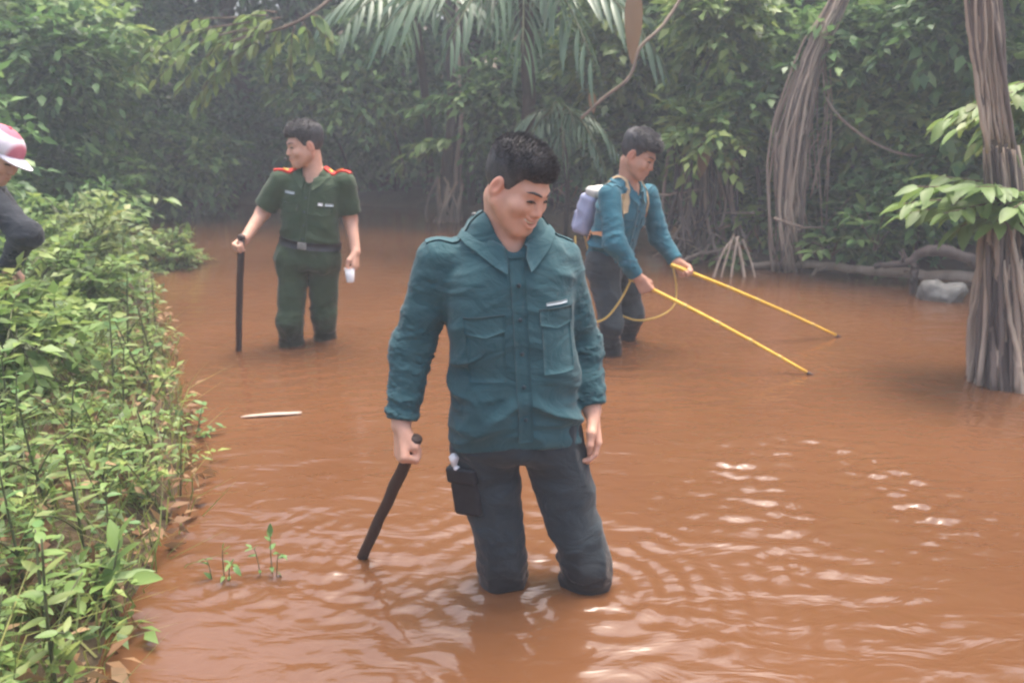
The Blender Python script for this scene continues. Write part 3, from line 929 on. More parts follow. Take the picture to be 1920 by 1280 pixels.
# belt
f_ = off['frame']
bz = 0.155 * f_['LT']
ring = []
for a in np.linspace(0, 2 * math.pi, 49):
    o_ = f_['Rt'] * math.cos(a) + f_['Fw'] * math.sin(a)
    p = f_['pelvis'] + f_['A'] * bz
    h1 = off['ttree'].ray_cast(Vector(p + o_ * 0.4), Vector(-o_)); h2 = off['stree'].ray_cast(Vector(p + o_ * 0.4), Vector(-o_))
    rr = max([0.4 - h_[3] for h_ in (h1, h2) if h_[0] is not None] or [0.15])
    ring.append((p + o_ * rr, o_))
G = np.array([[p + f_['A'] * dz for dz in (-0.022, 0.022)] for p, o_ in ring]); N = np.array([[o_, o_] for p, o_ in ring])
v, fc = sheet(G, N, 0.007, 0.004)
belt = put('belt', v, fc, BLACK, off['root'])
p = ring[12][0]; o_ = f_['Fw']
v, q = sdf_mesh(rbox(p + o_ * 0.010, f_['Rt'], o_, f_['A'], (0.026, 0.006, 0.020), 0.004), p - 0.06, p + 0.06, 0.004)
put('buckle', v, q, STEEL, belt)

# ---- the man with the poles
Y2 = 4.15
g1, t1 = at(1216, 537, 3.98), onz(1521, 702)
g2, t2 = at(1283, 504, 4.28), onz(1573, 631)
p1, p2 = nrm(t1 - g1), nrm(t2 - g2)
pole = dict(
    label='man in teal shirt with a backpack, bending forward and holding two yellow poles',
    base=(0.64, 4.2, BED), h=0.006, S=0.97, skin=(0.52, 0.28, 0.19), smile=0.0, plump=0.95,
    HM=head_frame(face_dir(60, 27), (0.08, 0, 1)),
    J=dict(head=at(1197, 291, 4.18), neck=at(1179, 345, 4.23), pelvis=at(1138, 488, 4.30),
           rshoulder=at(1143, 366, 4.10), relbow=at(1152, 455, 4.00), rwrist=at(1196, 520, 3.99),
           lshoulder=at(1214, 366, 4.42), lelbow=at(1237, 445, 4.40), lwrist=at(1269, 491, 4.29),
           rhip=at(1132, 500, 4.22), rknee=at(1146, 610, 4.12), rankle=np.array([0.59, 4.22, BED + 0.09]),
           lhip=at(1166, 500, 4.40), lknee=at(1184, 590, 4.40), lankle=np.array([0.70, 4.56, BED + 0.09])),
    facing=facing(48),
    torso=[(-0.10, 0, 0.0, 0.150, 0.118), (0.10, 0, 0.005, 0.150, 0.120), (0.25, 0, 0.008, 0.152, 0.118), (0.45, 0, 0.005, 0.160, 0.118),
           (0.66, 0, 0.0, 0.168, 0.118), (0.80, 0, -0.005, 0.170, 0.110), (0.90, 0, -0.01, 0.158, 0.096), (0.98, 0, -0.012, 0.126, 0.080), (1.05, 0, -0.014, 0.090, 0.066), (1.10, 0, -0.014, 0.066, 0.055)],
    rhand=dict(d=(0.55, -0.1, -0.8), t=p1, curl=(1.2, 1.3, 0.9), thumb=1.0),
    lhand=dict(d=(0.55, -0.1, -0.8), t=p2, curl=(1.2, 1.3, 0.9), thumb=1.0),
    trousers=dict(waist=0.16, rx=0.132, ry=0.104, r=(0.088, 0.066, 0.052), mat=NAVY),
    shirt=dict(hem=0.0, sleeve='long', r=(0.064, 0.056, 0.042), cuff=0.01, mat=TEAL_B, wave=0.01, cs=1.0),
    hair=dict(top=0.022, fringe=True, line=0.060, len=0.032, flow=(0, 0.8, 0.2), n=3500, w=0.0012))
person(pole)
so = pole['shirt_o']
flap(pole, 0.018, -0.016, 0.03, 0.88, 'placket', TEAL_B, so, 0.003, nu=4, nv=24)
flap(pole, 0.135, 0.045, 0.56, 0.64, 'pocket_flap', TEAL_B, so, 0.006, pointed=0.012)
flap(pole, -0.050, -0.140, 0.56, 0.64, 'pocket_flap', TEAL_B, so, 0.006, pointed=0.012)
for z in (0.2, 0.38, 0.56, 0.74): button(pole, 0.001, z, DARK, so, 0.006)
for k in 'rl': shoulder_strap(pole, k, TEAL_B, so, 0.046, inner=0.4)
# ------------------------------------------------------------------ things people hold or carry
WOOD_D = noisy('dark_wood', (0.030, 0.018, 0.014), (0.060, 0.036, 0.028), 12, rough=0.65, bump=0.5, bdist=0.003, stretch=(1, 1, 0.15))
YELLOW = noisy('yellow_tape', (0.62, 0.36, 0.03), (0.78, 0.50, 0.07), 14, rough=0.5, bump=0.2)
YCABLE = noisy('yellow_cable', (0.55, 0.36, 0.08), (0.65, 0.45, 0.12), 14, rough=0.5, bump=0.0)
TAN = noisy('tan_webbing', (0.42, 0.29, 0.16), (0.52, 0.37, 0.21), 30, rough=0.8)
ORANGE = noisy('orange_webbing', (0.45, 0.20, 0.09), (0.55, 0.26, 0.12), 30, rough=0.8)
LAV = noisy('lavender_fabric', (0.27, 0.29, 0.42), (0.36, 0.38, 0.50), 9, rough=0.8, bump=0.4, bscale=200, bdist=0.002)
CREAM = noisy('cream_plastic', (0.48, 0.46, 0.42), (0.58, 0.56, 0.50), 9, rough=0.6)
WHITE2 = noisy('white_paper', (0.70, 0.68, 0.68), (0.8, 0.78, 0.78), 9, rough=0.7)

def grip(c, k, along=0.070, off=0.026):
    w = np.asarray(c['J'][k + 'wrist']); d = nrm(c[k + 'hand']['d']); t = np.asarray(c[k + 'hand']['t'], float)
    t = nrm(t - d * np.dot(t, d)); n = np.cross(d, t) * (-1 if k == 'r' else 1)
    return w + d * along + n * off

g = grip(main, 'r')
dv = nrm(stick_tip - g)
e = stick_tip + dv * 0.35
root = empty('walking_stick', (e[0], e[1], e[2]))
tag(root, "dark wooden stick slanting from the smiling man's hand into the water", 'stick')
P = np.array([g - dv * 0.05 + (e - g + dv * 0.05) * t for t in np.linspace(0, 1, 14)])
P[1:-1] += rng.normal(0, 0.0012, (12, 3))
v, f = tube(P, np.linspace(0.0150, 0.0130, 14), 10, jitter=0.08, flat=1.25)
put('shaft', v, f, WOOD_D, root)
v, f = tube([g - dv * 0.055, g - dv * 0.052, g - dv * 0.040], [0.012, 0.016, 0.0165], 10)
put('end_knob', v, f, WOOD_D, root)

g = grip(off, 'r')
dv = nrm(cane_tip - g)
e = cane_tip + dv * 0.40
root = empty('walking_stick', (e[0], e[1], e[2]))
tag(root, 'dark upright stick the man in green uniform leans on', 'stick')
P = np.array([g - dv * 0.06 + (e - g + dv * 0.06) * t for t in np.linspace(0, 1, 14)])
P[1:-1] += rng.normal(0, 0.002, (12, 3))
v, f = tube(P, np.linspace(0.020, 0.017, 14), 10, jitter=0.08)
put('shaft', v, f, WOOD_D, root)
v, f = tube([g - dv * 0.075, g - dv * 0.065, g - dv * 0.05], [0.014, 0.0215, 0.0215], 10)
put('end_knob', v, f, WOOD_D, root)

g = grip(off, 'l', 0.085, 0.03)
cup_c = g + np.array([0.0, -0.03, -0.045])
root = empty('paper_cup', cup_c - [0, 0, 0.055])
tag(root, "white paper cup held low in the uniformed man's hand", 'cup')
a = np.linspace(0, 1, 2)
prof = [(0.0, -0.040), (0.021, -0.040), (0.022, -0.038), (0.029, 0.040), (0.027, 0.040), (0.020, -0.036), (0.0, -0.036)]
n = 20
V = np.array([[cup_c[0] + r_ * math.cos(2 * math.pi * k / n), cup_c[1] + r_ * math.sin(2 * math.pi * k / n), cup_c[2] + z] for r_, z in prof for k in range(n)])
i, j = np.meshgrid(np.arange(len(prof) - 1), np.arange(n), indexing='ij')
put('cup_wall', V, np.stack([i * n + j, i * n + (j + 1) % n, (i + 1) * n + (j + 1) % n, (i + 1) * n + j], -1).reshape(-1, 4), WHITE2, root)
v, f = tube([cup_c + [0.029 * math.cos(t), 0.029 * math.sin(t), 0.040] for t in np.linspace(0, 2 * math.pi, 25)], 0.0022, 6, cap=False)
put('rim', v, f, WHITE2, root)

ends = []
for k, tip, lab in (('r', t1, 'yellow pole in the backpack man\'s near hand, tip touching the water'), ('l', t2, 'yellow pole in the backpack man\'s far hand, with a dark tip')):
    g = grip(pole, k)
    dv = nrm(tip - g)
    tip = tip - dv * 0.01
    root = empty('electrofishing_pole', (tip[0], tip[1], tip[2] - 0.02))
    tag(root, lab, 'pole', 'yellow poles held by the man with the backpack')
    P = np.array([g - dv * 0.10 + (tip - g + dv * 0.10) * t for t in np.linspace(0, 1, 16)])
    P[:, 2] += 0.012 * np.sin(np.linspace(0, math.pi, 16))
    v, f = tube(P, np.linspace(0.0115, 0.0075, 16), 8)
    put('shaft', v, f, YELLOW, root)
    for t in (0.32, 0.5, 0.68, 0.84):
        q = g - dv * 0.10 + (tip - g + dv * 0.10) * t + [0, 0, 0.012 * math.sin(math.pi * t)]
        v, f = tube([q - dv * 0.012, q + dv * 0.012], 0.0125 - 0.003 * t, 8)
        put('joint_band', v, f, YCABLE, root)
    v, f = tube([tip - dv * 0.015, tip + dv * 0.05], [0.0095, 0.006], 8)
    put('tip', v, f, WOOD_D, root)
    ends.append((g, dv))

# backpack
fr = pole['frame']
bc = fr['pelvis'] + fr['A'] * (0.55 * fr['LT']) - fr['Fw'] * 0.185 + fr['Rt'] * 0.01
root = empty('backpack', bc - [0, 0, 0.2])
tag(root, 'lavender backpack with a cream top on the bending man', 'backpack')
X, Yv, Z = fr['Rt'], fr['Fw'], fr['A']
bf = rbox(bc - Z * 0.03, X, Yv, Z, (0.095, 0.055, 0.118), 0.032)
v, q = sdf_mesh(lambda P: bf(P) - 0.010 * folds(P, (7, 7, 9), 4), bc - 0.32, bc + 0.32, 0.007)
bag = put('bag', v, q, LAV, root)
tf = rbox(bc + Z * 0.100 + Yv * 0.01, X, Yv, Z, (0.082, 0.044, 0.032), 0.028)
v, q = sdf_mesh(lambda P: tf(P) - 0.008 * folds(P, (9, 9, 9), 2), bc - 0.32, bc + 0.34, 0.007)
put('top_cover', v, q, CREAM, root)
pf = rbox(bc - Z * 0.08 - Yv * 0.056, X, Yv, Z, (0.07, 0.020, 0.055), 0.015)
v, q = sdf_mesh(pf, bc - 0.32, bc + 0.32, 0.007)
put('front_pocket', v, q, LAV, bag)
for sg in (1, -1):
    s_ = fr['neck'] - Z * 0.03 + X * sg * 0.105
    pts = [bc + Z * 0.14 + X * sg * 0.08 + Yv * 0.06, s_ - Yv * 0.09 + Z * 0.055, s_ + Z * 0.105, s_ + Yv * 0.10 + Z * 0.04,
           s_ + Yv * 0.15 - Z * 0.08 + X * sg * 0.02]
    v, f = strap(pole['stree'], pts, 0.030, X, 30, 0.006)
    put('shoulder_strap', v, f, TAN, root)
    pts = [s_ + Yv * 0.15 - Z * 0.08 + X * sg * 0.02, s_ + Yv * 0.10 - Z * 0.2 + X * sg * 0.045, bc + X * sg * 0.16 + Yv * 0.10 - Z * 0.10, bc + X * sg * 0.11 - Z * 0.13 + Yv * 0.03]
    v, f = strap(pole['stree'], pts, 0.020, Z, 24, 0.005)
    put('lower_strap', v, f, ORANGE, root)
# yellow leads
g1_, d1_ = ends[0]; g2_, d2_ = ends[1]
c1 = curve([g2_ - d2_ * 0.09, at(1268, 540, 4.26), at(1262, 575, 4.22), at(1225, 597, 4.2), at(1180, 597, 4.3), at(1130, 560, 4.45), bc - Z * 0.14 + X * 0.03], 50)
v, f = tube(c1, 0.0055, 6)
tag(put('cable', v, f, YCABLE), 'yellow cable looping from the far pole under the hands', 'cable')
c2 = curve([g1_ - d1_ * 0.09, at(1185, 520, 4.0), at(1165, 560, 4.02), at(1135, 597, 4.03), at(1105, 600, 4.1), at(1085, 560, 4.3), bc - Z * 0.16 + X * 0.10], 50)
v, f = tube(c2, 0.0055, 6)
tag(put('cable', v, f, YCABLE), "yellow cable hanging behind the man's back from the near pole", 'cable')

# ---- the person at the left edge of the bank
BANKZ = 0.16
DARKC = cloth('dark_work_cloth', (0.011, 0.014, 0.020), (0.018, 0.022, 0.030))
Y3 = 2.95
CAPM = attrmat('cap_cloth', 'tint', rough=0.8, bump=0.3, bscale=300)
left = dict(
    label='person in a white and pink cap and dark clothes stooping on the grassy bank',
    base=(-2.72, 3.55, BANKZ), h=0.006, S=0.98, skin=(0.55, 0.31, 0.215), smile=0.0,
    HM=head_frame((0.80, -0.12, -0.58), (0.5, 0.1, 0.85)),
    J=dict(head=at(-6, 290, 3.50), neck=at(-34, 342, 3.54), pelvis=at(-165, 470, 3.60),
           rshoulder=at(-22, 372, 3.38), relbow=at(50, 440, 3.34), rwrist=at(14, 500, 3.44),
           lshoulder=at(-14, 362, 3.72), lelbow=at(44, 440, 3.80), lwrist=at(20, 500, 3.76),
           rhip=at(-172, 490, 3.50), rknee=np.array([-2.62, 3.46, 0.55]), rankle=np.array([-2.76, 3.44, BANKZ + 0.09]),
           lhip=at(-155, 490, 3.70), lknee=np.array([-2.68, 3.75, 0.54]), lankle=np.array([-2.85, 3.75, BANKZ + 0.09])),
    facing=np.array([0.97, -0.2, 0.0]),
    torso=[(-0.10, 0, 0.0, 0.150, 0.118), (0.10, 0, 0.005, 0.155, 0.12), (0.45, 0, 0.005, 0.160, 0.118), (0.66, 0, 0.0, 0.166, 0.118),
           (0.80, 0, -0.005, 0.168, 0.110), (0.90, 0, -0.01, 0.155, 0.096), (0.98, 0, -0.012, 0.124, 0.080), (1.05, 0, -0.014, 0.090, 0.066), (1.10, 0, -0.014, 0.066, 0.055)],
    rhand=dict(d=(-0.35, 0.1, -0.9), t=(0.6, -0.6, 0), curl=(0.4, 0.6, 0.4)),
    lhand=dict(d=(0.1, -0.1, -0.95), t=(0.8, 0.2, 0), curl=(0.4, 0.6, 0.4)),
    trousers=dict(waist=0.16, rx=0.135, ry=0.106, r=(0.092, 0.076, 0.062), mat=DARKC),
    shirt=dict(hem=0.0, sleeve='long', r=(0.064, 0.060, 0.043), cuff=0.02, mat=DARKC, cs=0.9),
    hair=dict(top=0.004, fringe=False, line=0.075, len=0.012, flow=(0, -0.5, -0.5), n=400, w=0.0015))
person(left)
hc, HM, S = np.asarray(left['J']['head']), left['HM'], left['S']
def crown(P):
    q = ((P - hc.astype(f32)) @ HM.astype(f32)) / f32(S)
    d = ell(q, (0, -0.010, 0.052), (0.092, 0.110, 0.088))
    d = smax(d, 0.040 - q[:, 2] + 0.05 * q[:, 1] * -1, 0.006)
    return d * f32(S)
v, q = sdf_mesh(crown, hc - 0.2, hc + 0.2, 0.006)
L = ((v - hc) @ HM) / S
pk = np.clip((L[:, 1] - 0.066) / 0.015, 0, 1); pk = np.maximum(pk, np.clip((L[:, 2] - 0.118) / 0.008, 0, 1))
tint = (1 - pk[:, None]) * np.array([0.66, 0.60, 0.66]) + pk[:, None] * np.array([0.46, 0.13, 0.18])
cap = put('cap', v, q, CAPM, left['root'], attr={'tint': tint})
G = []; N = []
for u in np.linspace(-1, 1, 17):
    row = []; 
    for w_ in np.linspace(0, 1, 6):
        x = u * 0.074; y0 = 0.092 * math.sqrt(max(0, 1 - (x / 0.088) ** 2)); ln = 0.078 * math.sqrt(max(0.0, 1 - u * u)) 
        row.append(hc + HM @ (np.array([x, y0 - 0.012 + (ln + 0.012) * w_, 0.038 + 0.010 * (1 - u * u) - 0.016 * w_]) * S))
    G.append(row); N.append([HM[:, 2]] * 6)
v, f = sheet(np.array(G), np.array(N), 0.003, 0.002)
put('brim', v, f, CAPM, cap, attr={'tint': np.tile([0.66, 0.62, 0.68], (len(v), 1))})
v, f = tube([hc + HM @ (np.array([0, -0.01, 0.138]) * S), hc + HM @ (np.array([0, -0.01, 0.146]) * S)], [0.010, 0.007], 10)
put('cap_button', v, f, CAPM, cap, attr={'tint': np.tile([0.52, 0.10, 0.16], (len(v), 1))})
# ------------------------------------------------------------------ river, banks
RIVER = np.array([(-0.98, -6), (-0.95, 0.8), (-0.98, 1.3), (-1.04, 1.8), (-1.20, 2.5), (-1.60, 3.4), (-2.08, 4.3), (-2.55, 5.2), (-3.1, 6.4), (-4.4, 8.8),
                  (-6.2, 11.2), (-6.0, 12.3), (-3.5, 12.4), (-1.6, 11.9), (-0.9, 10.6), (0.1, 9.4), (0.9, 8.4), (1.6, 7.5), (2.2, 6.8), (3.0, 6.5), (3.7, 6.3), (3.9, 5.4),
                  (3.3, 4.6), (2.95, 4.0), (2.85, 3.4), (3.2, 2.4), (3.5, 0.8), (3.6, -6)], float)

def river_sd(X, Y):
    """negative in the water"""
    P = np.stack([X.ravel(), Y.ravel()], 1)
    d = np.full(len(P), 1e9); ins = np.zeros(len(P), bool)
    n = len(RIVER)
    for i in range(n):
        a, b = RIVER[i], RIVER[(i + 1) % n]
        e = b - a; w = P - a
        t = np.clip((w @ e) / (e @ e), 0, 1)
        d = np.minimum(d, np.linalg.norm(w - t[:, None] * e, axis=1))
        c = ((a[1] <= P[:, 1]) != (b[1] <= P[:, 1]))
        xi = a[0] + (P[:, 1] - a[1]) / (e[1] + 1e-12) * e[0]
        ins ^= c & (P[:, 0] < xi)
    return np.where(ins, -d, d).reshape(X.shape)

def ground_z(X, Y):
    X = np.atleast_1d(np.asarray(X, float)); Y = np.atleast_1d(np.asarray(Y, float))
    sd_ = river_sd(X, Y)
    P3 = np.stack([X.ravel(), Y.ravel(), np.zeros(X.size)], 1)
    nz = (vnoise(P3 * 1.3 + 11) - 0.5).reshape(X.shape); n2 = (vnoise(P3 * 5 + 3) - 0.5).reshape(X.shape)
    out = 0.17 * (1 - np.exp(-np.maximum(sd_, 0) / 0.22)) + 0.03 * np.maximum(sd_, 0) + np.clip((sd_) / 1.2, 0, 1) * (0.16 * nz) + np.clip(sd_ / 0.2, 0, 1) * 0.035 * n2
    out = out + 0.20 * np.clip(sd_ - 3.5, 0, 25) 
    ins = -0.45 * (1 - np.exp(-np.maximum(-sd_, 0) / 0.12))
    return np.where(sd_ > 0, out, ins)

def gz(x, y):
    return float(ground_z(np.array([x]), np.array([y]))[0])

def axis(fine0, fine1, step, lo, hi, grow=1.08):
    a = list(np.arange(fine0, fine1 + 1e-9, step))
    s = step
    while a[-1] < hi: s *= grow; a.append(a[-1] + s)
    s = step; b = []
    x = a[0]
    while x > lo: s *= grow; x -= s; b.append(x)
    return np.array(b[::-1] + a)

def grid_faces(nx, ny):
    i, j = np.meshgrid(np.arange(nx - 1), np.arange(ny - 1), indexing='ij')
    return np.stack([i * ny + j, (i + 1) * ny + j, (i + 1) * ny + j + 1, i * ny + j + 1], -1).reshape(-1, 4)

xs = axis(-5, 5, 0.07, -70, 70); ys = axis(0.5, 13, 0.09, -25, 90)
X, Y = np.meshgrid(xs, ys, indexing='ij')
Z = ground_z(X, Y)
M_GROUND = noisy('red_forest_soil', (0.040, 0.024, 0.015), (0.090, 0.050, 0.028), 2.2, rough=0.9, bump=0.8, bdist=0.03, bscale=18, c3=(0.07, 0.05, 0.025), coord='Object')
g_ = put('ground', np.stack([X, Y, Z], -1).reshape(-1, 3), grid_faces(len(xs), len(ys)), M_GROUND, recentre=False)
tag(g_, kind='structure')

# water: real ripples, choppier where people have stirred it
xs = axis(-1.4, 2.4, 0.012, -9.5, 4.2, 1.05); ys = axis(1.1, 3.6, 0.012, -6, 13.2, 1.03)
X, Y = np.meshgrid(xs, ys, indexing='ij')
wz = np.zeros_like(X)
def waves(n, lam, amp, seed, ang=None, spread=math.pi):
    r_ = np.random.default_rng(seed)
    z = np.zeros_like(X)
    for k in range(n):
        l = r_.uniform(*lam); a = (ang or 0) + r_.uniform(-spread, spread)
        kx, ky = math.cos(a) * 2 * math.pi / l, math.sin(a) * 2 * math.pi / l
        wob = 0.9 * np.sin(X * 3.1 + k) + 0.9 * np.sin(Y * 2.7 + 2 * k)
        z += np.sin(X * kx + Y * ky + r_.uniform(0, 6.28) + wob) * l
    return z * amp / math.sqrt(n)
def blob(cx, cy, rx, ry, p=2):
    return np.exp(-(((X - cx) / rx) ** 2 + ((Y - cy) / ry) ** 2) ** (p / 2))
P3 = np.stack([X.ravel(), Y.ravel(), np.zeros(X.size)], 1)
pn = vnoise(P3 * 2.6).reshape(X.shape)
pn2 = vnoise(P3 * 6 + 9).reshape(X.shape)
chop = 2.1 * blob(1.14, 2.40, 0.44, 0.55, 3) + 0.8 * blob(-0.4, 1.66, 0.7, 0.36, 3) + 0.14 * blob(0.75, 1.62, 0.7, 0.3, 3) + 0.35 * blob(-0.7, 2.5, 0.5, 0.6) + 0.25 * blob(0.2, 2.1, 0.5, 0.35)
chop = chop * np.clip((pn - 0.22) * 2.4, 0, 1.15)
wz += waves(8, (0.5, 1.3), 0.004, 1, math.pi / 2, 0.9)
wz += waves(14, (0.10, 0.28), 0.0065, 2, math.pi / 2, 0.7) * (0.4 + 0.6 * pn)
wz += waves(20, (0.045, 0.11), 0.036, 3, math.pi / 2 + 0.25, 0.65) * chop
wz += waves(20, (0.026, 0.05), 0.040, 5, math.pi / 2 + 0.25, 0.9) * chop * (0.3 + pn2)
for (cx, cy, amp, lam, dec) in ((-0.03, 1.90, 0.0030, 0.085, 0.35), (0.245, 1.85, 0.0030, 0.08, 0.35), (-0.465, 2.03, 0.0018, 0.05, 0.2), (-1.32, 4.3, 0.003, 0.12, 0.5), (-1.2, 4.45, 0.002, 0.1, 0.4), (0.6, 4.17, 0.003, 0.12, 0.5), (1.59, 3.77, 0.0012, 0.06, 0.25)):
    rr = np.sqrt((X - cx) ** 2 + (Y - cy) ** 2)
    wz += amp * np.cos(rr * 2 * math.pi / lam) * np.exp(-rr / dec) * np.clip(rr / 0.1, 0, 1) * (0.5 + pn2)
step = np.maximum(np.gradient(xs)[:, None], np.gradient(ys)[None, :])
wz *= np.clip(0.06 / step, 0.15, 1)
m, nt, b, out = mat_new('muddy_water')
tc = nt.nodes.new('ShaderNodeTexCoord')
nz = nt.nodes.new('ShaderNodeTexNoise'); nz.inputs['Scale'].default_value = 0.8; nz.inputs['Detail'].default_value = 4
nt.links.new(tc.outputs['Object'], nz.inputs['Vector'])
rp = nt.nodes.new('ShaderNodeValToRGB')
rp.color_ramp.elements[0].position, rp.color_ramp.elements[1].position = 0.3, 0.7
rp.color_ramp.elements[0].color = (0.098, 0.042, 0.0175, 1); rp.color_ramp.elements[1].color = (0.124, 0.055, 0.024, 1)
nt.links.new(nz.outputs[0], rp.inputs[0]); nt.links.new(rp.outputs[0], b.inputs['Base Color'])
b.inputs['Roughness'].default_value = 0.12
b.inputs['IOR'].default_value = 1.46
mp = nt.nodes.new('ShaderNodeMapping'); mp.inputs['Scale'].default_value = (5, 12, 1)
nt.links.new(tc.outputs['Object'], mp.inputs[0])
n2 = nt.nodes.new('ShaderNodeTexNoise'); n2.inputs['Scale'].default_value = 1.0; n2.inputs['Detail'].default_value = 3; n2.inputs['Distortion'].default_value = 0.6
nt.links.new(mp.outputs[0], n2.inputs['Vector'])
bp = nt.nodes.new('ShaderNodeBump'); bp.inputs['Strength'].default_value = 0.26; bp.inputs['Distance'].default_value = 0.03
nt.links.new(n2.outputs[0], bp.inputs['Height']); nt.links.new(bp.outputs[0], b.inputs['Normal'])
w_ = put('water', np.stack([X, Y, wz], -1).reshape(-1, 3), grid_faces(len(xs), len(ys)), m, recentre=False)
tag(w_, kind='structure')

# ------------------------------------------------------------------ leaves
def leafmat(name, c0, c1, c2, trans=0.35, rough=0.45):
    m, nt, b, out = mat_new(name)
    a = nt.nodes.new('ShaderNodeAttribute'); a.attribute_name = 'v'
    oi = nt.nodes.new('ShaderNodeObjectInfo')
    ad = nt.nodes.new('ShaderNodeMath'); ad.operation = 'MULTIPLY_ADD'; ad.inputs[1].default_value = 0.22
    nt.links.new(oi.outputs['Random'], ad.inputs[0]); nt.links.new(a.outputs['Fac'], ad.inputs[2])
    sb = nt.nodes.new('ShaderNodeMath'); sb.operation = 'SUBTRACT'; sb.inputs[1].default_value = 0.11
    nt.links.new(ad.outputs[0], sb.inputs[0])
    rp = nt.nodes.new('ShaderNodeValToRGB')
    rp.color_ramp.elements[0].position, rp.color_ramp.elements[1].position = 0.05, 0.97
    rp.color_ramp.elements[0].color = (*c0, 1); rp.color_ramp.elements[1].color = (*c2, 1)
    e = rp.color_ramp.elements.new(0.6); e.color = (*c1, 1)
    nt.links.new(sb.outputs[0], rp.inputs[0]); nt.links.new(rp.outputs[0], b.inputs['Base Color'])
    b.inputs['Roughness'].default_value = rough
    b.inputs['Specular IOR Level'].default_value = 0.4
    tr = nt.nodes.new('ShaderNodeBsdfTranslucent')
    nt.links.new(rp.outputs[0], tr.inputs[0])
    mx = nt.nodes.new('ShaderNodeMixShader'); mx.inputs[0].default_value = trans
    nt.links.new(b.outputs[0], mx.inputs[1]); nt.links.new(tr.outputs[0], mx.inputs[2]); nt.links.new(mx.outputs[0], out.inputs[0])
    return m
LEAF_DEEP = leafmat('deep_green_leaf', (0.040, 0.110, 0.042), (0.120, 0.265, 0.100), (0.220, 0.380, 0.140))
LEAF_MID = leafmat('mid_green_leaf', (0.045, 0.105, 0.034), (0.125, 0.240, 0.075), (0.225, 0.350, 0.110))
LEAF_LIGHT = leafmat('light_green_leaf', (0.080, 0.140, 0.040), (0.170, 0.270, 0.075), (0.280, 0.360, 0.100), 0.4)
LEAF_YEL = leafmat('yellow_green_leaf', (0.100, 0.140, 0.042), (0.190, 0.250, 0.070), (0.31, 0.32, 0.10), 0.4)
LEAF_PALM = leafmat('palm_leaf', (0.050, 0.095, 0.055), (0.090, 0.155, 0.085), (0.140, 0.215, 0.110), 0.3, 0.35)
LEAF_DRY = leafmat('dry_leaf', (0.16, 0.085, 0.04), (0.25, 0.15, 0.075), (0.34, 0.23, 0.12), 0.25, 0.7)
BARK = noisy('grey_brown_bark', (0.090, 0.066, 0.053), (0.190, 0.145, 0.118), 7, rough=0.9, bump=0.9, bdist=0.012, bscale=30, stretch=(1, 1, 0.18))
BARK_D = noisy('dark_bark', (0.035, 0.026, 0.022), (0.075, 0.055, 0.045), 7, rough=0.9, bump=0.9, bdist=0.012, bscale=30, stretch=(1, 1, 0.2))
BARK_R = noisy('pale_root_bark', (0.190, 0.138, 0.100), (0.370, 0.285, 0.215), 9, rough=0.9, bump=0.9, bdist=0.008, bscale=40, stretch=(1, 1, 0.12))
DRYF = noisy('pale_dry_frond', (0.24, 0.18, 0.13), (0.52, 0.41, 0.31), 9, rough=0.9, bump=0.8, bdist=0.006, bscale=50, stretch=(1, 1, 0.1))
STEM = noisy('green_stem', (0.06, 0.075, 0.03), (0.10, 0.11, 0.05), 20, rough=0.7)
STEM_B = noisy('brown_twig', (0.09, 0.06, 0.04), (0.15, 0.105, 0.07), 20, rough=0.8)

def unit(a):
    return a / (np.linalg.norm(a, axis=-1, keepdims=True) + 1e-12)

def sprays(O, D, L, nl, ll, lw, droop=0.35, jit=0.3, v0=0.5, vs=0.22, lowv=True):
    """leafy twigs: bases O, directions D, lengths L; nl leaves each. Returns V, F, attribute, twig lines"""
    n = len(O)
    L = np.broadcast_to(L, (n,))
    t = (np.arange(nl) + 0.8) / nl
    pos = O[:, None] + D[:, None] * (L[:, None] * t)[..., None]
    pos[..., 2] -= droop * L[:, None] * t ** 2
    side = unit(np.cross(D, [0, 0, 1.0]) + rng.normal(0, 0.15, (n, 3)))
    sgn = np.where(np.arange(nl) % 2, 1.0, -1.0)
    ld = D[:, None] * 0.6 + side[:, None] * (sgn[:, None] * 0.85) + rng.normal(0, jit, (n, nl, 3))
    ld[:, -1] = D + rng.normal(0, 0.15, (n, 3))
    ld[..., 2] -= droop * 0.9
    ld = unit(ld)
    up = np.array([0, 0, 1.0]) + rng.normal(0, jit * 1.1, (n, nl, 3))
    nn = unit(up - ld * (up * ld).sum(-1, keepdims=True))
    w = np.cross(ld, nn)
    s = ll * rng.uniform(0.6, 1.15, (n, nl, 1))
    q = lw * s / ll * rng.uniform(0.85, 1.15, (n, nl, 1)) * 0.5
    p0 = pos
    pl = pos + ld * s * 0.40 + w * q + nn * s * 0.05
    pr = pos + ld * s * 0.40 - w * q + nn * s * 0.05
    pc = pos + ld * s * 0.46 + nn * s * 0.00
    pt = pos + ld * s - nn * s * 0.13
    V = np.stack([p0, pl, pc, pr, pt], 2).reshape(-1, 3)
    k = np.arange(n * nl) * 5
    F = np.concatenate([np.stack([k, k + 1, k + 2], -1), np.stack([k, k + 2, k + 3], -1), np.stack([k + 1, k + 4, k + 2], -1), np.stack([k + 2, k + 4, k + 3], -1)])
    a = v0 + rng.normal(0, vs * 0.6, (n, 1)) + rng.normal(0, vs * 0.7, (n, nl))
    return V, F[:, ::-1], np.repeat(np.clip(a, 0, 1).ravel(), 5), pos

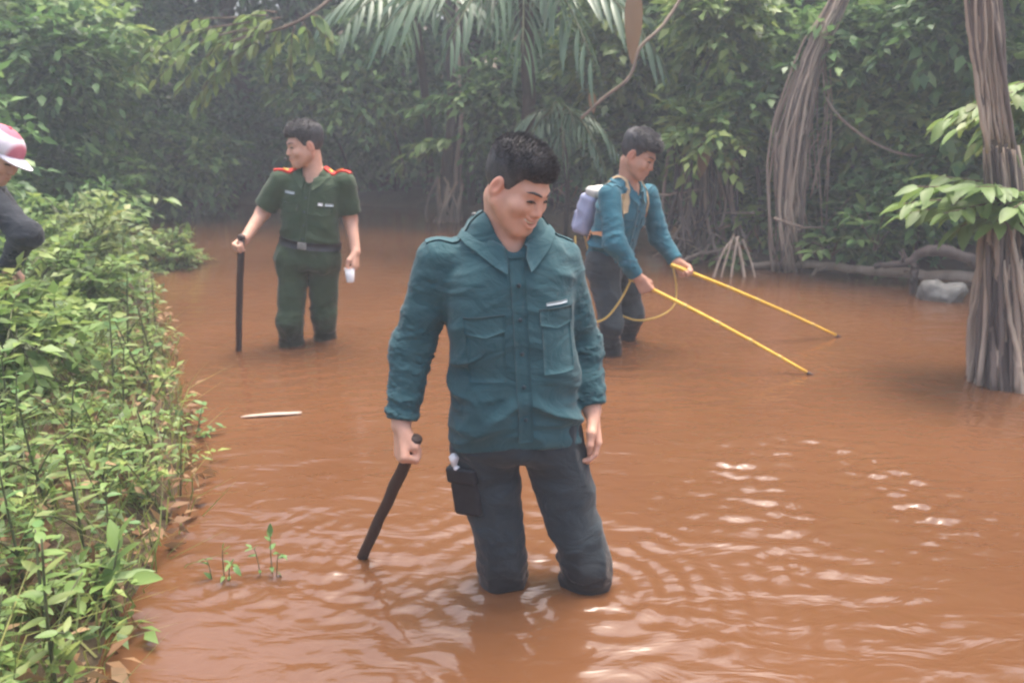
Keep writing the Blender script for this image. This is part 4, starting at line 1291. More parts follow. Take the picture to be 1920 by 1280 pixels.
def twig_mesh(O, pos, r):
    """three-sided twigs through the first, middle and last leaf positions"""
    P = np.stack([O, pos[:, pos.shape[1] // 2], pos[:, -1]], 1)
    n = len(P)
    a = np.array([[1, 0, 0], [-0.5, 0.86, 0.1], [-0.5, -0.86, 0.3]])
    rr = np.array([1.0, 0.7, 0.35]) * r
    V = (P[:, :, None] + a[None, None] * rr[None, :, None, None]).reshape(-1, 3)
    F = []
    for s in (0, 3):
        for j in range(3):
            F.append(np.stack([np.arange(n) * 9 + s + j, np.arange(n) * 9 + s + (j + 1) % 3, np.arange(n) * 9 + s + 3 + (j + 1) % 3, np.arange(n) * 9 + s + 3 + j], -1))
    return V, np.concatenate(F)

def crown_points(blobs, n, shell=0.55):
    """random points in lumpy ellipsoids, denser near the outside, and outward directions"""
    vol = np.array([b[3] * b[4] * b[5] for b in blobs]) ** 0.75
    pick = rng.choice(len(blobs), n, p=vol / vol.sum())
    B = np.array(blobs)[pick]
    u = unit(rng.normal(0, 1, (n, 3)))
    r_ = rng.uniform(shell ** 3, 1, n) ** (1 / 3)
    nz = 0.75 + 0.5 * vnoise(u * 2.3 + B[:, :3])
    return B[:, :3] + u * (r_ * nz)[:, None] * B[:, 3:6], u

def branchy(base, top, r0, targets, rb=0.35, wob=0.05):
    """trunk from base to top and limbs to the targets, as one mesh"""
    base, top = np.asarray(base, float), np.asarray(top, float)
    k = 7
    P = base + (top - base) * np.linspace(0, 1, k)[:, None]
    P[1:-1] += rng.normal(0, wob, (k - 2, 3)) * [1, 1, 0.2]
    P = curve(P, 18)
    r = r0 * np.linspace(1, 0.45, 18); r[:2] *= [1.5, 1.15]
    parts = [tube(P, r, 9, jitter=0.08)]
    for t in targets:
        t = np.asarray(t, float)
        i = int(np.clip(np.argmin(np.linalg.norm(P - t, axis=1)) - rng.integers(2, 6), 3, 15))
        s = P[i]; md = (s + t) / 2 + rng.normal(0, 0.08, 3) + [0, 0, 0.1 * np.linalg.norm(t - s)]
        parts.append(tube(curve([s, md, t], 9), np.linspace(r[i] * rb * 1.3, r0 * 0.08, 9), 6, jitter=0.06))
    return join(parts)

def plant(name, label, cat, base, blobs, n, nl, ll, lw, tl, mat, trunk=None, r0=0.03, droop=0.35, group=None, v0=0.5, vs=0.22, twigs=True, bark=None, shell=0.5, stems=4, outd=0.8, crown_name='crown', trunk_name='trunk'):
    base = np.asarray(base, float)
    root = empty(name, base)
    tag(root, label, cat, group)
    O, u = crown_points(blobs, n, shell)
    O[:, 2] = np.maximum(O[:, 2], ground_z(O[:, 0], O[:, 1]) + 0.05)
    D = unit(u * outd + rng.normal(0, 0.45, (n, 3)) + [0, 0, 0.15])
    L = tl * rng.uniform(0.6, 1.25, n)
    V, F, a, pos = sprays(O, D, L, nl, ll, lw, droop, v0=v0, vs=vs)
    co = put(crown_name, V, F, mat, root, smooth=False, attr={'v': a})
    if twigs:
        tv, tf = twig_mesh(O - D * 0.12, pos, tl * 0.018)
        put('twigs', tv, tf, bark or STEM_B, root)
    if trunk is not None:
        v, f = branchy(base - [0, 0, 0.15], trunk, r0, [b[:3] for b in blobs])
    else:
        parts = []
        for k in range(stems):
            b_ = blobs[k % len(blobs)]
            t = np.array(b_[:3]) + rng.normal(0, 0.35, 3) * np.array(b_[3:6])
            s = base + rng.normal(0, 0.06, 3) * [1, 1, 0] - [0, 0, 0.1]
            parts.append(tube(curve([s, (s + t) / 2 + rng.normal(0, 0.06, 3), t], 9), np.linspace(r0, r0 * 0.35, 9), 6, jitter=0.08))
        v, f = join(parts)
    put(trunk_name, v, f, bark or BARK_D, root)
    return root

def lump(c, r, k, flat=0.8, spread=0.75):
    """k overlapping ellipsoids round c with overall radius r (vector)"""
    c = np.asarray(c, float); r = np.broadcast_to(np.asarray(r, float), (3,))
    out = []
    for i in range(k):
        u = unit(rng.normal(0, 1, 3))
        s = rng.uniform(0.35, 0.6)
        out.append((*(c + u * r * spread * rng.uniform(0.5, 1)), *(r * s * np.array([1, 1, flat]))))
    return out
# ------------------------------------------------------------------ forest behind the water
tcount = 0
# far back row: tall trees with crowns hanging down to the water's edge
for i, (x, y) in enumerate([(-9.5, 14.2), (-7.6, 15.0), (-5.6, 14.4), (-3.9, 15.2), (-4.6, 13.7), (-3.0, 13.6), (-2.3, 14.3), (-0.6, 14.0), (1.0, 13.2), (2.8, 12.4), (4.6, 11.6), (6.4, 10.6), (8.2, 9.8)]):
    z = gz(x, y)
    bl = []
    for zz, rr in ((1.3, 1.1), (2.6, 1.5), (4.2, 1.8), (5.8, 1.7), (7.2, 1.3)):
        bl += lump((x + rng.normal(0, 0.2), y + rng.normal(0, 0.2), z + zz), (rr * 1.1, rr * 0.9, rr * 0.8), 4)
    plant('forest_tree', 'tall dark forest tree rising behind the far end of the water', 'tree', (x, y, z), bl, 900, 9, 0.24, 0.11, 0.62, LEAF_DEEP,
          trunk=(x + rng.normal(0, 0.3), y, z + 7), r0=0.16, group='trees of the dark back row', v0=0.55, vs=0.34, twigs=False, shell=0.3)
# canopy reaching over the far water
for i, (x, y, z, r) in enumerate([(-5.2, 11.5, 5.0, 1.7), (-2.2, 12.0, 5.0, 1.9), (0.8, 11.2, 5.0, 1.9), (-7.8, 9.6, 5.0, 1.6)]):
    bx, by = x + (1.6 if x > 0 else -1.2 if x < -4 else 0.3), y + 2.4
    plant('canopy_tree', 'slender tree with a high crown arching over the far water', 'tree', (bx, by, gz(bx, by)), lump((x, y, z), (r * 1.3, r * 1.2, r * 0.55), 8, 0.7), 700, 8, 0.22, 0.095, 0.55, LEAF_DEEP,
          trunk=(x + (bx - x) * 0.4, y + 1.0, z), r0=0.10, group='trees arching over the far water', v0=0.45, twigs=False)
# left bank thicket, grey-green and soft
for i, (x, y, h, r) in enumerate([(-5.2, 6.2, 2.4, 0.9), (-6.4, 7.6, 3.2, 1.1), (-4.6, 7.6, 1.8, 0.7), (-5.8, 9.4, 3.4, 1.1), (-7.4, 10.4, 3.6, 1.2), (-4.4, 5.6, 0.75, 0.5), (-6.6, 12.3, 2.6, 1.0), (-5.0, 11.2, 3.0, 0.8)]):
    z = gz(x, y)
    bl = lump((x, y, z + h * 0.35), (r, r * 0.9, h * 0.36), 5) + lump((x, y, z + h * 0.8), (r * 0.9, r * 0.8, h * 0.34), 5)
    plant('thicket_bush', 'tall soft green bush in the thicket on the left bank' if h > 1.0 else 'low green bush at the front of the left thicket', 'bush', (x, y, z), bl, 800, 10, 0.14, 0.066, 0.40, LEAF_MID,
          r0=0.025, group='bushes of the left thicket', v0=0.44, vs=0.30, twigs=False, stems=5)
# back shore shrubs
for i, (x, y, h, r) in enumerate([(-4.6, 13.0, 1.5, 0.8), (-3.1, 13.0, 1.2, 0.7), (-1.9, 12.6, 1.6, 0.7), (-0.4, 11.6, 1.8, 0.7), (0.6, 10.6, 2.2, 0.8)]):
    z = gz(x, y)
    plant('shore_bush', 'low dark bush at the shaded far shore', 'bush', (x, y, z), lump((x, y, z + h * 0.5), (r, r * 0.8, h * 0.5), 6), 450, 9, 0.17, 0.08, 0.42, LEAF_DEEP,
          r0=0.02, group='bushes on the far shore', v0=0.40, twigs=False)
# right bank: dense leafy wall
for i, (x, y, zc, rx, rz, n, mt, v0) in enumerate([
        (1.7, 9.0, 2.6, 0.9, 0.9, 430, LEAF_MID, 0.42), (2.4, 8.3, 1.9, 0.7, 0.8, 430, LEAF_MID, 0.50), (2.2, 8.9, 3.4, 0.9, 0.8, 400, LEAF_MID, 0.5),
        (3.4, 8.2, 2.5, 1.0, 1.0, 520, LEAF_DEEP, 0.55), (3.9, 7.6, 1.7, 0.7, 0.7, 430, LEAF_MID, 0.45), (4.4, 7.8, 3.2, 1.1, 1.0, 520, LEAF_DEEP, 0.55),
        (5.2, 7.0, 2.2, 0.9, 1.0, 480, LEAF_MID, 0.45), (4.3, 6.9, 1.0, 0.6, 0.5, 300, LEAF_MID, 0.5), (5.4, 6.0, 1.6, 0.8, 0.9, 420, LEAF_MID, 0.5),
        (3.0, 7.9, 0.75, 0.55, 0.45, 260, LEAF_MID, 0.48), (1.5, 8.8, 1.0, 0.6, 0.6, 300, LEAF_MID, 0.42), (4.6, 5.6, 2.6, 0.7, 0.8, 380, LEAF_MID, 0.5)]):
    z = gz(x, y)
    plant('leafy_tree', 'darker dense-leaved understory tree behind the strand-hung tree' if mt is LEAF_DEEP else 'mid-green leafy understory tree crowding the right bank', 'tree', (x, y + 0.2, gz(x, y + 0.2)), lump((x, y, z + zc), (rx, rx * 0.8, rz), 8), int(n * 1.7), 9, 0.165, 0.085, 0.38, mt,
          trunk=(x, y + 0.1, z + zc), r0=0.035, group='darker trees behind the strand-hung tree' if mt is LEAF_DEEP else 'understory trees on the right bank', v0=v0 + 0.12, vs=0.38, twigs=False, shell=0.35)

for (lab, px, py, Yd, rx, rz, n, mt) in (
        ('pale leafy tree top behind the dry hanging leaf', 1310, 40, 7.2, 0.55, 0.40, 200, LEAF_LIGHT),
        ('pale bushy tree just left of the strand-hung tree', 1370, 175, 7.2, 0.45, 0.35, 190, LEAF_MID),
        ('small light bush above the curtain of dry roots', 1330, 235, 7.0, 0.30, 0.18, 110, LEAF_LIGHT),
        ('green tree with dense crown right of the strand-hung tree', 1640, 90, 6.9, 0.60, 0.42, 260, LEAF_MID),
        ('light leafy tree above the sagging vine', 1690, 215, 6.7, 0.50, 0.28, 200, LEAF_LIGHT),
        ('leafy bush between the dark hollow and the root-skirted tree', 1715, 345, 6.4, 0.38, 0.28, 170, LEAF_MID),
        ('tree crown high against the root-skirted trunk', 1765, 40, 6.3, 0.45, 0.40, 200, LEAF_MID)):
    c_ = at(px, py, Yd)
    bx, by = c_[0] + 0.25, max(Yd, 7.0) + 0.5
    plant('understory_tree', lab, 'tree', (bx, by, gz(bx, by)), lump(c_, (rx, rx * 0.7, rz), 7), n, 9, 0.15, 0.075, 0.32, mt, trunk=c_ + [0.1, 0.2, 0], r0=0.028, v0=0.6, vs=0.36, twigs=False, shell=0.3)

for (lab, px, py, Yd, rx, rz, n, mt) in (
        ('light leafy bush in the gap between officer and gnarled trunk', 690, 120, 10.2, 0.55, 0.75, 210, LEAF_MID),
        ('pale drooping tree high above the officer', 560, 150, 10.6, 0.75, 0.45, 220, LEAF_MID),
        ('bright bush hanging over the dark left end of the water', 300, 280, 10.4, 0.8, 0.55, 260, LEAF_MID),
        ('bush with pale leaves behind the large palm', 930, 190, 9.6, 0.5, 0.5, 180, LEAF_MID),
        ('leafy tree top between the palm and the dry hanging leaf', 1140, 60, 8.4, 0.5, 0.45, 200, LEAF_LIGHT)):
    c_ = at(px, py, Yd)
    bx, by = c_[0] + 0.2, Yd + 2.6
    plant('understory_tree', lab, 'tree', (bx, by, gz(bx, by)), lump(c_, (rx, rx * 0.7, rz), 7), n, 9, 0.17, 0.085, 0.36, mt, trunk=c_ + [0.1, 0.4, 0], r0=0.03, v0=0.6, vs=0.36, twigs=False, shell=0.3)

for (lab, px, py, Yd, rx, rz, n, mt) in (
        ('soft green tree at the top of the left thicket', 120, 60, 8.0, 0.9, 0.6, 260, LEAF_LIGHT),
        ('light bush low on the bank right of the root curtain', 1420, 420, 7.2, 0.35, 0.30, 150, LEAF_LIGHT),
        ('green bush filling the bank behind the pale log', 1650, 440, 6.7, 0.5, 0.3, 190, LEAF_MID)):
    c_ = at(px, py, Yd)
    bx, by = c_[0] + (-0.6 if px < 200 else 0.2), Yd + 0.4
    plant('understory_tree', lab, 'tree', (bx, by, gz(bx, by)), lump(c_, (rx, rx * 0.7, rz), 7), n, 9, 0.15, 0.075, 0.34, mt, trunk=c_ + [0.1, 0.2, 0], r0=0.025, v0=0.55, vs=0.36, twigs=False, shell=0.3)

def near_leaf(name, mat, l, w, fold=0.18, curl=0.25, seg=6):
    """one leaf: pointed blade folded along its midrib, base at the origin, along +Y"""
    V = []; F = []
    for i in range(seg + 1):
        t = i / seg
        hw = w * 0.5 * (math.sin(math.pi * t ** 0.75) ** 0.8 if 0 < t < 1 else 0.0)
        y = l * t; z = -curl * l * t * t
        V += [(-hw, y, z + hw * fold), (0, y, z), (hw, y, z + hw * fold)]
    for i in range(seg):
        a, b = i * 3, i * 3 + 3
        F += [(a, a + 1, b + 1, b), (a + 1, a + 2, b + 2, b + 1)]
    return mesh(name, np.array(V), np.array(F), mat, True, {'v': np.full(len(V), 0.55, f32)})

def orient(p, d, up=(0, 0, 1), s=1.0):
    d = nrm(d); up = np.asarray(up, float)
    x = nrm(np.cross(d, up)); z = np.cross(x, d)
    M = Matrix(((x[0] * s, d[0] * s, z[0] * s, p[0]), (x[1] * s, d[1] * s, z[1] * s, p[1]), (x[2] * s, d[2] * s, z[2] * s, p[2]), (0, 0, 0, 1)))
    return M

# undergrowth on the slope behind the trees
n = 6400
x = rng.uniform(-13, 12, n); y = rng.uniform(0.5, 21, n); sd_ = river_sd(x, y)
k = (sd_ > np.where(y < 6.5, 0.35, 0.6)) & ((y > 11.5) | (x < -4.2) | (x > 2.0)); x, y = x[k], y[k]; n = len(x)
O = np.stack([x, y, ground_z(x, y) + rng.uniform(0.0, 0.5, n)], 1)
D = unit(np.stack([rng.normal(0, 0.7, n), rng.normal(-0.5, 0.7, n), rng.uniform(0.2, 1.2, n)], 1))
V, F, a, pos = sprays(O, D, rng.uniform(0.3, 0.8, n), 9, 0.22, 0.10, 0.35, v0=0.40, vs=0.25)
tag(put('forest_undergrowth', V, F, LEAF_DEEP, smooth=False, attr={'v': a}), 'mass of dark leafy undergrowth on the slope behind the trees', 'undergrowth', kind='stuff')

# ---- palms: fronds with hanging leaflets
LEAFLET = near_leaf('leaflet', LEAF_PALM, 0.52, 0.050, 0.35, 0.22, 5)
def palm(label, base, top, fronds, nleaf=22, ls=1.0, r0=0.05):
    root = empty('palm', base)
    tag(root, label, 'palm')
    P = curve([np.asarray(base) - [0, 0, 0.15], (np.asarray(base) + top) / 2 + [0.05, 0, 0], top], 14)
    v, f = tube(P, np.linspace(r0 * 1.2, r0, 14), 9, jitter=0.12)
    put('trunk', v, f, BARK_D, root)
    for (a, el, L, bend) in fronds:
        d = np.array([math.cos(a), math.sin(a), 0.0]); t = np.linspace(0, 1, 14)
        C = np.asarray(top) + d * (L * np.cos(el) * t)[:, None] + np.array([0, 0, 1.0]) * (L * (math.sin(el) * t - bend * t * t))[:, None]
        v, f = tube(C, np.linspace(0.016, 0.004, 14), 6)
        fo = put('frond', v, f, STEM, root)
        T, N_, B_ = frames(C)
        for k in range(nleaf):
            s = 0.16 + 0.84 * (k // 2) / (nleaf // 2 - 1); sg = 1 if k % 2 else -1
            x = s * 13; i = min(int(x), 12); p = C[i] + (C[i + 1] - C[i]) * (x - i)
            sd2 = nrm(np.cross(T[i], [0, 0, 1]))
            dd = T[i] * (0.55 + 0.7 * s) + sd2 * sg * (1.0 - 0.45 * s) + np.array([0, 0, -0.45]) + rng.normal(0, 0.08, 3)
            place('leaflet', LEAFLET, orient(p, dd, np.array([0, 0, 1]) + sd2 * sg * 0.4, ls * rng.uniform(0.8, 1.1) * (0.65 + 0.5 * math.sin(math.pi * min(1, s * 0.9)))), fo)
top1 = at(985, -20, 7.8)
palm('large palm with long drooping fronds hanging over the smiling man', (0.15, 9.4, gz(0.15, 9.4)), top1,
     [(R(a), R(e), L, b) for a, e, L, b in ((-92, 10, 1.15, 0.75), (-120, 20, 1.35, 0.75), (-65, 15, 1.3, 0.8), (-150, 25, 1.6, 0.7), (-35, 22, 1.5, 0.8), (170, 30, 1.7, 0.6), (10, 25, 1.6, 0.7), (-105, 45, 1.5, 0.9), (-75, 50, 1.5, 0.9), (100, 40, 1.5, 0.7))], 22, 1.0, 0.07)
top2 = at(1050, 218, 7.4)
b2 = onz(1052, 432)
palm('small palm with fine fronds fanning behind the smiling man', (0.62, 8.75, gz(0.62, 8.75)), top2,
     [(R(a), R(e), L, b) for a, e, L, b in ((-90, 20, 0.55, 1.0), (-130, 25, 0.62, 1.0), (-50, 25, 0.62, 1.1), (-165, 35, 0.6, 0.9), (-20, 30, 0.65, 1.0), (-110, 60, 0.6, 0.9), (-70, 50, 0.55, 1.0), (60, 40, 0.5, 0.8))], 18, 0.55, 0.025)
top3 = at(775, 5, 8.6)
palm('slim palm hanging its fronds left of the large palm', (-1.35, 12.6, gz(-1.35, 12.6)), top3,
     [(R(a), R(e), L, b) for a, e, L, b in ((-90, 10, 1.0, 0.7), (-125, 20, 1.1, 0.7), (-60, 20, 1.1, 0.8), (-160, 30, 1.1, 0.7), (-20, 30, 1.1, 0.7))], 18, 0.85, 0.05)

# ---- trunks in the dark middle
def trunk_thing(name, label, pts, r, mat=BARK_D, strands=0, cat='tree', rough=0.1):
    P = curve(pts, 22)
    root = empty(name, P[0])
    tag(root, label, cat)
    rr = np.interp(np.linspace(0, 1, 22), np.linspace(0, 1, len(r)), r)
    v, f = tube(P, rr, 10, jitter=rough)
    put('trunk', v, f, mat, root)
    for k in range(strands):
        a = rng.uniform(0, 6.28); o = np.array([math.cos(a), math.sin(a), 0])
        Q = P + o * (rr[:, None] * rng.uniform(0.85, 1.15)) + np.cumsum(rng.normal(0, 0.006, (22, 3)), 0)
        v, f = tube(Q, np.mean(rr) * rng.uniform(0.14, 0.3), 5, jitter=0.1)
        put('root_strand', v, f, BARK_R if k % 2 else mat, root)
    return root
p0 = onz(846, 412)
trunk_thing('forest_tree', 'dark gnarled trunk at the water between the two waders in uniform', [p0 - [0, 0, 0.4], at(846, 330, p0[1]), at(858, 200, p0[1] + 0.1), at(850, 60, p0[1] + 0.2), at(862, -120, p0[1] + 0.3)], (0.17, 0.13, 0.12, 0.11, 0.10), BARK_D, 7)
p0 = onz(885, 405)
trunk_thing('forest_tree', 'thin dark trunk just right of the gnarled trunk', [p0 - [0, 0, 0.3], at(884, 300, p0[1]), at(905, 200, p0[1]), at(940, 120, p0[1]), at(990, -60, p0[1])], (0.06, 0.05, 0.045, 0.04, 0.03), BARK_D, 0)
p0 = onz(1135, 425)
trunk_thing('forest_tree', "thin straight reddish trunk behind the backpack man's head", [p0 - [0, 0, 0.2], at(1130, 300, p0[1]), at(1132, 180, p0[1]), at(1128, -60, p0[1])], (0.06, 0.055, 0.05, 0.045), BARK, 0)
# root mat at the foot of the dark trunk
root = empty('root_clump', onz(830, 415))
tag(root, 'tangle of bare pale roots at the foot of the gnarled trunk', 'roots')
for k in range(14):
    x0, x1 = rng.uniform(815, 870), rng.uniform(790, 880)
    Yd = onz(830, 412)[1] - rng.uniform(0.0, 0.25)
    v, f = tube(curve([at(x0, rng.uniform(330, 370), Yd + 0.1), at((x0 + x1) / 2 + rng.normal(0, 12), 390, Yd - 0.1), at(x1, rng.uniform(425, 450), Yd - 0.15)], 10), rng.uniform(0.010, 0.028), 6, jitter=0.15)
    put('root', v, f, BARK_R if k % 3 else BARK, root)

# ---- strand-hung tree on the right bank
p0 = onz(1480, 508)
Yt = p0[1]
root = empty('strangler_tree', p0)
tag(root, 'grey tree hung with long parallel aerial roots leaning over the right shore', 'tree')
v, f = tube(curve([at(1488, 540, Yt + 0.1), at(1484, 400, Yt + 0.1), at(1490, 250, Yt + 0.1), at(1520, 110, Yt), at(1570, 0, Yt), at(1640, -140, Yt)], 26), np.interp(np.linspace(0, 1, 26), [0, 0.5, 1], [0.065, 0.06, 0.05]), 12, jitter=0.15)
put('trunk', v, f, BARK, root)
for k in range(60):
    u = rng.uniform(-1, 1); dz = -math.sqrt(max(0, 1 - u * u)) * rng.uniform(0.05, 0.13)
    x = 1482 + u * 28 + rng.normal(0, 4)
    sw = rng.normal(0, 9)
    t0 = rng.choice([505, 505, 470, 430, 380]) + rng.uniform(-14, 14)
    pts = [at(x - 4 + sw, t0, Yt + dz), at(x - 4 - sw * 0.5, t0 - 110, Yt + dz), at(x + 4 + u * 2, 240, Yt + dz), at(x * 0.45 + 0.55 * 1520 + 18, 110 + u * 14, Yt + dz), at(1572 + u * 9, 0, Yt + dz * 0.7), at(1640 + u * 8, -130, Yt)]
    v, f = tube(curve(pts, 26) + np.cumsum(rng.normal(0, 0.006, (26, 3)), 0), np.linspace(rng.uniform(0.004, 0.014), 0.009, 26), 5, jitter=0.2)
    put('aerial_root', v, f, (DRYF, BARK_R, BARK)[k % 3], root)
for k in range(14):
    x = rng.uniform(1495, 1560)
    v, f = tube(curve([at(x, 60 + rng.uniform(0, 100), Yt - 0.05), at(x + rng.normal(0, 6), 230, Yt - 0.05), at(x - 10 + rng.normal(0, 12), rng.uniform(300, 450), Yt - 0.05)], 14), 0.005, 5)
    put('aerial_root', v, f, BARK_R, root)

# ---- dry roots hanging along the right shore
root = empty('root_curtain', onz(1330, 505))
tag(root, "curtain of dry brown roots on the bank beside the backpack man", 'roots')
for k in range(44):
    x = rng.uniform(1245, 1420); Yd = onz(x, 492)[1] + rng.uniform(-0.05, 0.35)
    y0, y1 = rng.uniform(255, 330), rng.uniform(420, 500)
    v, f = tube(curve([at(x, y0, Yd + 0.1), at(x + rng.normal(0, 12), (y0 + y1) / 2, Yd), at(x + rng.normal(0, 22), y1, Yd - 0.1)], 9), rng.uniform(0.008, 0.022), 5, jitter=0.15)
    put('root', v, f, (BARK_R, BARK, BARK_D)[k % 3], root)
root = empty('stilt_roots', onz(1390, 520))
tag(root, 'pale stilt roots standing in the water below the root curtain', 'roots')
for k, (xa, xb) in enumerate(((1376, 1352), (1384, 1370), (1380, 1398), (1392, 1416), (1370, 1336))):
    Yd = onz(1390, 515)[1]
    v, f = tube(curve([at(xa, 440 + k * 3, Yd + 0.1), at((xa + xb) / 2, 478, Yd), at(xb, 522 + (k % 3) * 6, Yd - 0.12), at(xb, 560, Yd - 0.12)], 9), 0.009 + 0.003 * (k % 3), 6, jitter=0.2)
    put('root', v, f, BARK_R, root)
for lab, pts, r in (('thin bare branch poking from the root curtain behind the backpack man', [at(1225, 366, 6.9), at(1280, 362, 7.1), at(1335, 346, 7.4), at(1365, 330, 7.6)], 0.014),
                    ('crooked fallen branch propped low across the root curtain', [at(1270, 492, 6.7), at(1310, 476, 6.9), at(1360, 466, 7.0), at(1410, 430, 7.3)], 0.018),
                    ('thin dead branch crossing the dark hollow beside the strand-hung tree', [at(1452, 408, 6.4), at(1495, 424, 6.4), at(1560, 430, 6.7), at(1600, 440, 6.9)], 0.012)):
    P = curve(pts, 18)
    v, f = tube(P + rng.normal(0, 0.005, P.shape), np.linspace(r, r * 0.5, 18), 6, jitter=0.12)
    rt = empty('fallen_branch', P[0]); tag(rt, lab, 'branch')
    put('stem', v, f, BARK_R, rt)
    for k in (5, 10, 14):
        q = P[k]; v, f = tube(curve([q, q + rng.normal(0, 0.06, 3), q + rng.normal(0, 0.14, 3)], 6), np.linspace(r * 0.5, r * 0.2, 6), 5)
        put('side_twig', v, f, BARK_R, rt)
# vines
for lab, pts, r in (('bare pale vine sagging through the leaves of the right bank', [at(1545, 180, 6.6), at(1580, 225, 6.5), at(1640, 268, 6.4), at(1700, 290, 6.3), at(1790, 292, 6.3)], 0.012),
                    ('brown vine climbing diagonally above the backpack man', [at(1090, 222, 6.9), at(1130, 185, 6.8), at(1180, 145, 6.7), at(1200, 90, 6.7), at(1245, 45, 6.7), at(1300, -40, 6.8)], 0.014)):
    v, f = tube(curve(pts, 30), r, 6, jitter=0.1)
    tag(put('vine', v, f, BARK_R), lab, 'vine')

# ---- fallen log, stone and driftwood by the right shore
def log(label, pts, r, name='fallen_log', mat=BARK_R, n=24, stubs=3):
    P = curve(pts, n) + rng.normal(0, 0.006, (n, 3))
    rt = empty(name, P[0]); tag(rt, label, 'log')
    rr = np.interp(np.linspace(0, 1, n), np.linspace(0, 1, len(r)), r)
    v, f = tube(P, rr, 10, jitter=0.12)
    put('trunk', v, f, mat, rt)
    for k in range(stubs):
        i = int(rng.integers(4, n - 4)); d = unit(rng.normal(0, 1, 3) + [0, -0.3, 0.8])
        v, f = tube([P[i], P[i] + d * rr[i] * 2.0, P[i] + d * rr[i] * 3.6], [rr[i] * 0.5, rr[i] * 0.4, rr[i] * 0.3], 6, jitter=0.15)
        put('branch_stub', v, f, mat, rt)
    return rt
log('long pale log lying along the right waterline', [at(1405, 497, 6.75), at(1500, 496, 6.6), at(1600, 503, 6.3), at(1720, 514, 6.0), at(1835, 520, 5.8)], (0.026, 0.034, 0.036, 0.045, 0.05))
log('short thick branch arching above the pale log', [at(1640, 498, 6.1), at(1700, 492, 5.95), at(1745, 470, 5.85), at(1800, 478, 5.8), at(1840, 500, 5.8)], (0.025, 0.03, 0.045, 0.045, 0.04), mat=BARK)
log('dark forked branch dipping into the water by the stone', [at(1716, 500, 5.75), at(1712, 530, 5.7), at(1708, 575, 5.7)], (0.03, 0.025, 0.02), mat=BARK_D, stubs=1)
STONE = noisy('pale_grey_stone', (0.15, 0.14, 0.12), (0.28, 0.27, 0.24), 9, rough=0.8, bump=0.7, bdist=0.01)
sc_ = at(1768, 556, 5.5)
v, q = sdf_mesh(lambda P: ell(P, sc_, (0.16, 0.11, 0.115)) - 0.12 * (vnoise(P * 8 + 3) - 0.5) - 0.03 * (vnoise(P * 25) - 0.5), sc_ - 0.3, sc_ + 0.3, 0.012)
tag(put('stone', v, q, STONE), 'pale grey stone in the water under the arching branch', 'stone')
v, f = tube(curve([onz(452, 783) + [0, 0, 0.004], onz(500, 780) + [0, 0, 0.007], onz(566, 776) + [0, 0, 0.006]], 12), [0.004, 0.008, 0.011, 0.012, 0.012, 0.012, 0.013, 0.013, 0.012, 0.012, 0.011, 0.008], 8, jitter=0.1, flat=0.6)  # thin pale strip lying flat on the water surface
PALEW = noisy('pale_strip', (0.40, 0.30, 0.23), (0.52, 0.41, 0.33), 15, rough=0.6)
tag(put('floating_strip', v, f, PALEW), 'short pale strip lying on the brown water', 'stick')

# ---- fluted tree at the right edge
pb = onz(1885, 705)
Yr = pb[1]
root = empty('buttressed_tree', pb)
tag(root, 'brown tree with a ragged skirt of pale dry fronds standing in the water', 'tree')
v, f = tube(curve([at(1915, 780, Yr + 0.1), at(1905, 600, Yr + 0.12), at(1890, 420, Yr + 0.12), at(1872, 250, Yr + 0.1), at(1852, 120, Yr), at(1842, 0, Yr), at(1830, -200, Yr)], 26), np.interp(np.linspace(0, 1, 26), [0, 0.3, 0.5, 0.7, 1], [0.15, 0.11, 0.065, 0.052, 0.048]), 12, jitter=0.10)
put('trunk', v, f, BARK, root)
for k in range(84):
    u = rng.uniform(-1, 1); dz = -math.sqrt(max(0, 1 - u * u)) * rng.uniform(0.10, 0.20)
    xb = 1914 + u * 98 + rng.normal(0, 7); xm = 1894 + u * 50 + rng.normal(0, 5)
    top_ = rng.choice([280, 300, 400, 470, 540]) + rng.uniform(-25, 25)
    full = [(xb, 742 + 26 * (1 - abs(u)) + rng.uniform(-26, 6), 1.5), (xb * 0.6 + xm * 0.4 + rng.normal(0, 6), 610, 1.1), (xm, 490, 0.8), (1886 + u * 32, 400, 0.6), (1874 + u * 26, 280, 0.55)]
    pts = [at(a_, b_, Yr + dz * c_ + 0.03) for a_, b_, c_ in full if b_ >= top_ - 70]
    if len(pts) < 3: pts = [at(a_, b_, Yr + dz * c_ + 0.03) for a_, b_, c_ in full[:3]]
    v, f = tube(curve(pts, 16) + np.cumsum(rng.normal(0, 0.004, (16, 3)), 0), np.interp(np.linspace(0, 1, 16), [0, 0.5, 1], [rng.uniform(0.008, 0.026), rng.uniform(0.010, 0.026), 0.006]), 6, jitter=0.22, flat=0.4)
    put('hanging_frond', v, f, (DRYF, BARK_R, DRYF, BARK, DRYF, BARK_D)[k % 6], root)
for k in range(26):
    u = rng.uniform(-1, 1); s1 = rng.uniform(-8, 8)
    pts = [at(1872 + u * 26 + s1, 270 + rng.uniform(-60, 30), Yr - 0.07), at(1858 + u * 25, 150, Yr - 0.07), at(1846 + u * 23 - s1, 20, Yr - 0.07), at(1836 + u * 20, -160, Yr - 0.06)]
    v, f = tube(curve(pts, 16) + np.cumsum(rng.normal(0, 0.003, (16, 3)), 0), rng.uniform(0.004, 0.011), 5, jitter=0.2)
    put('bark_strand', v, f, (DRYF, BARK_R, BARK)[k % 3], root)

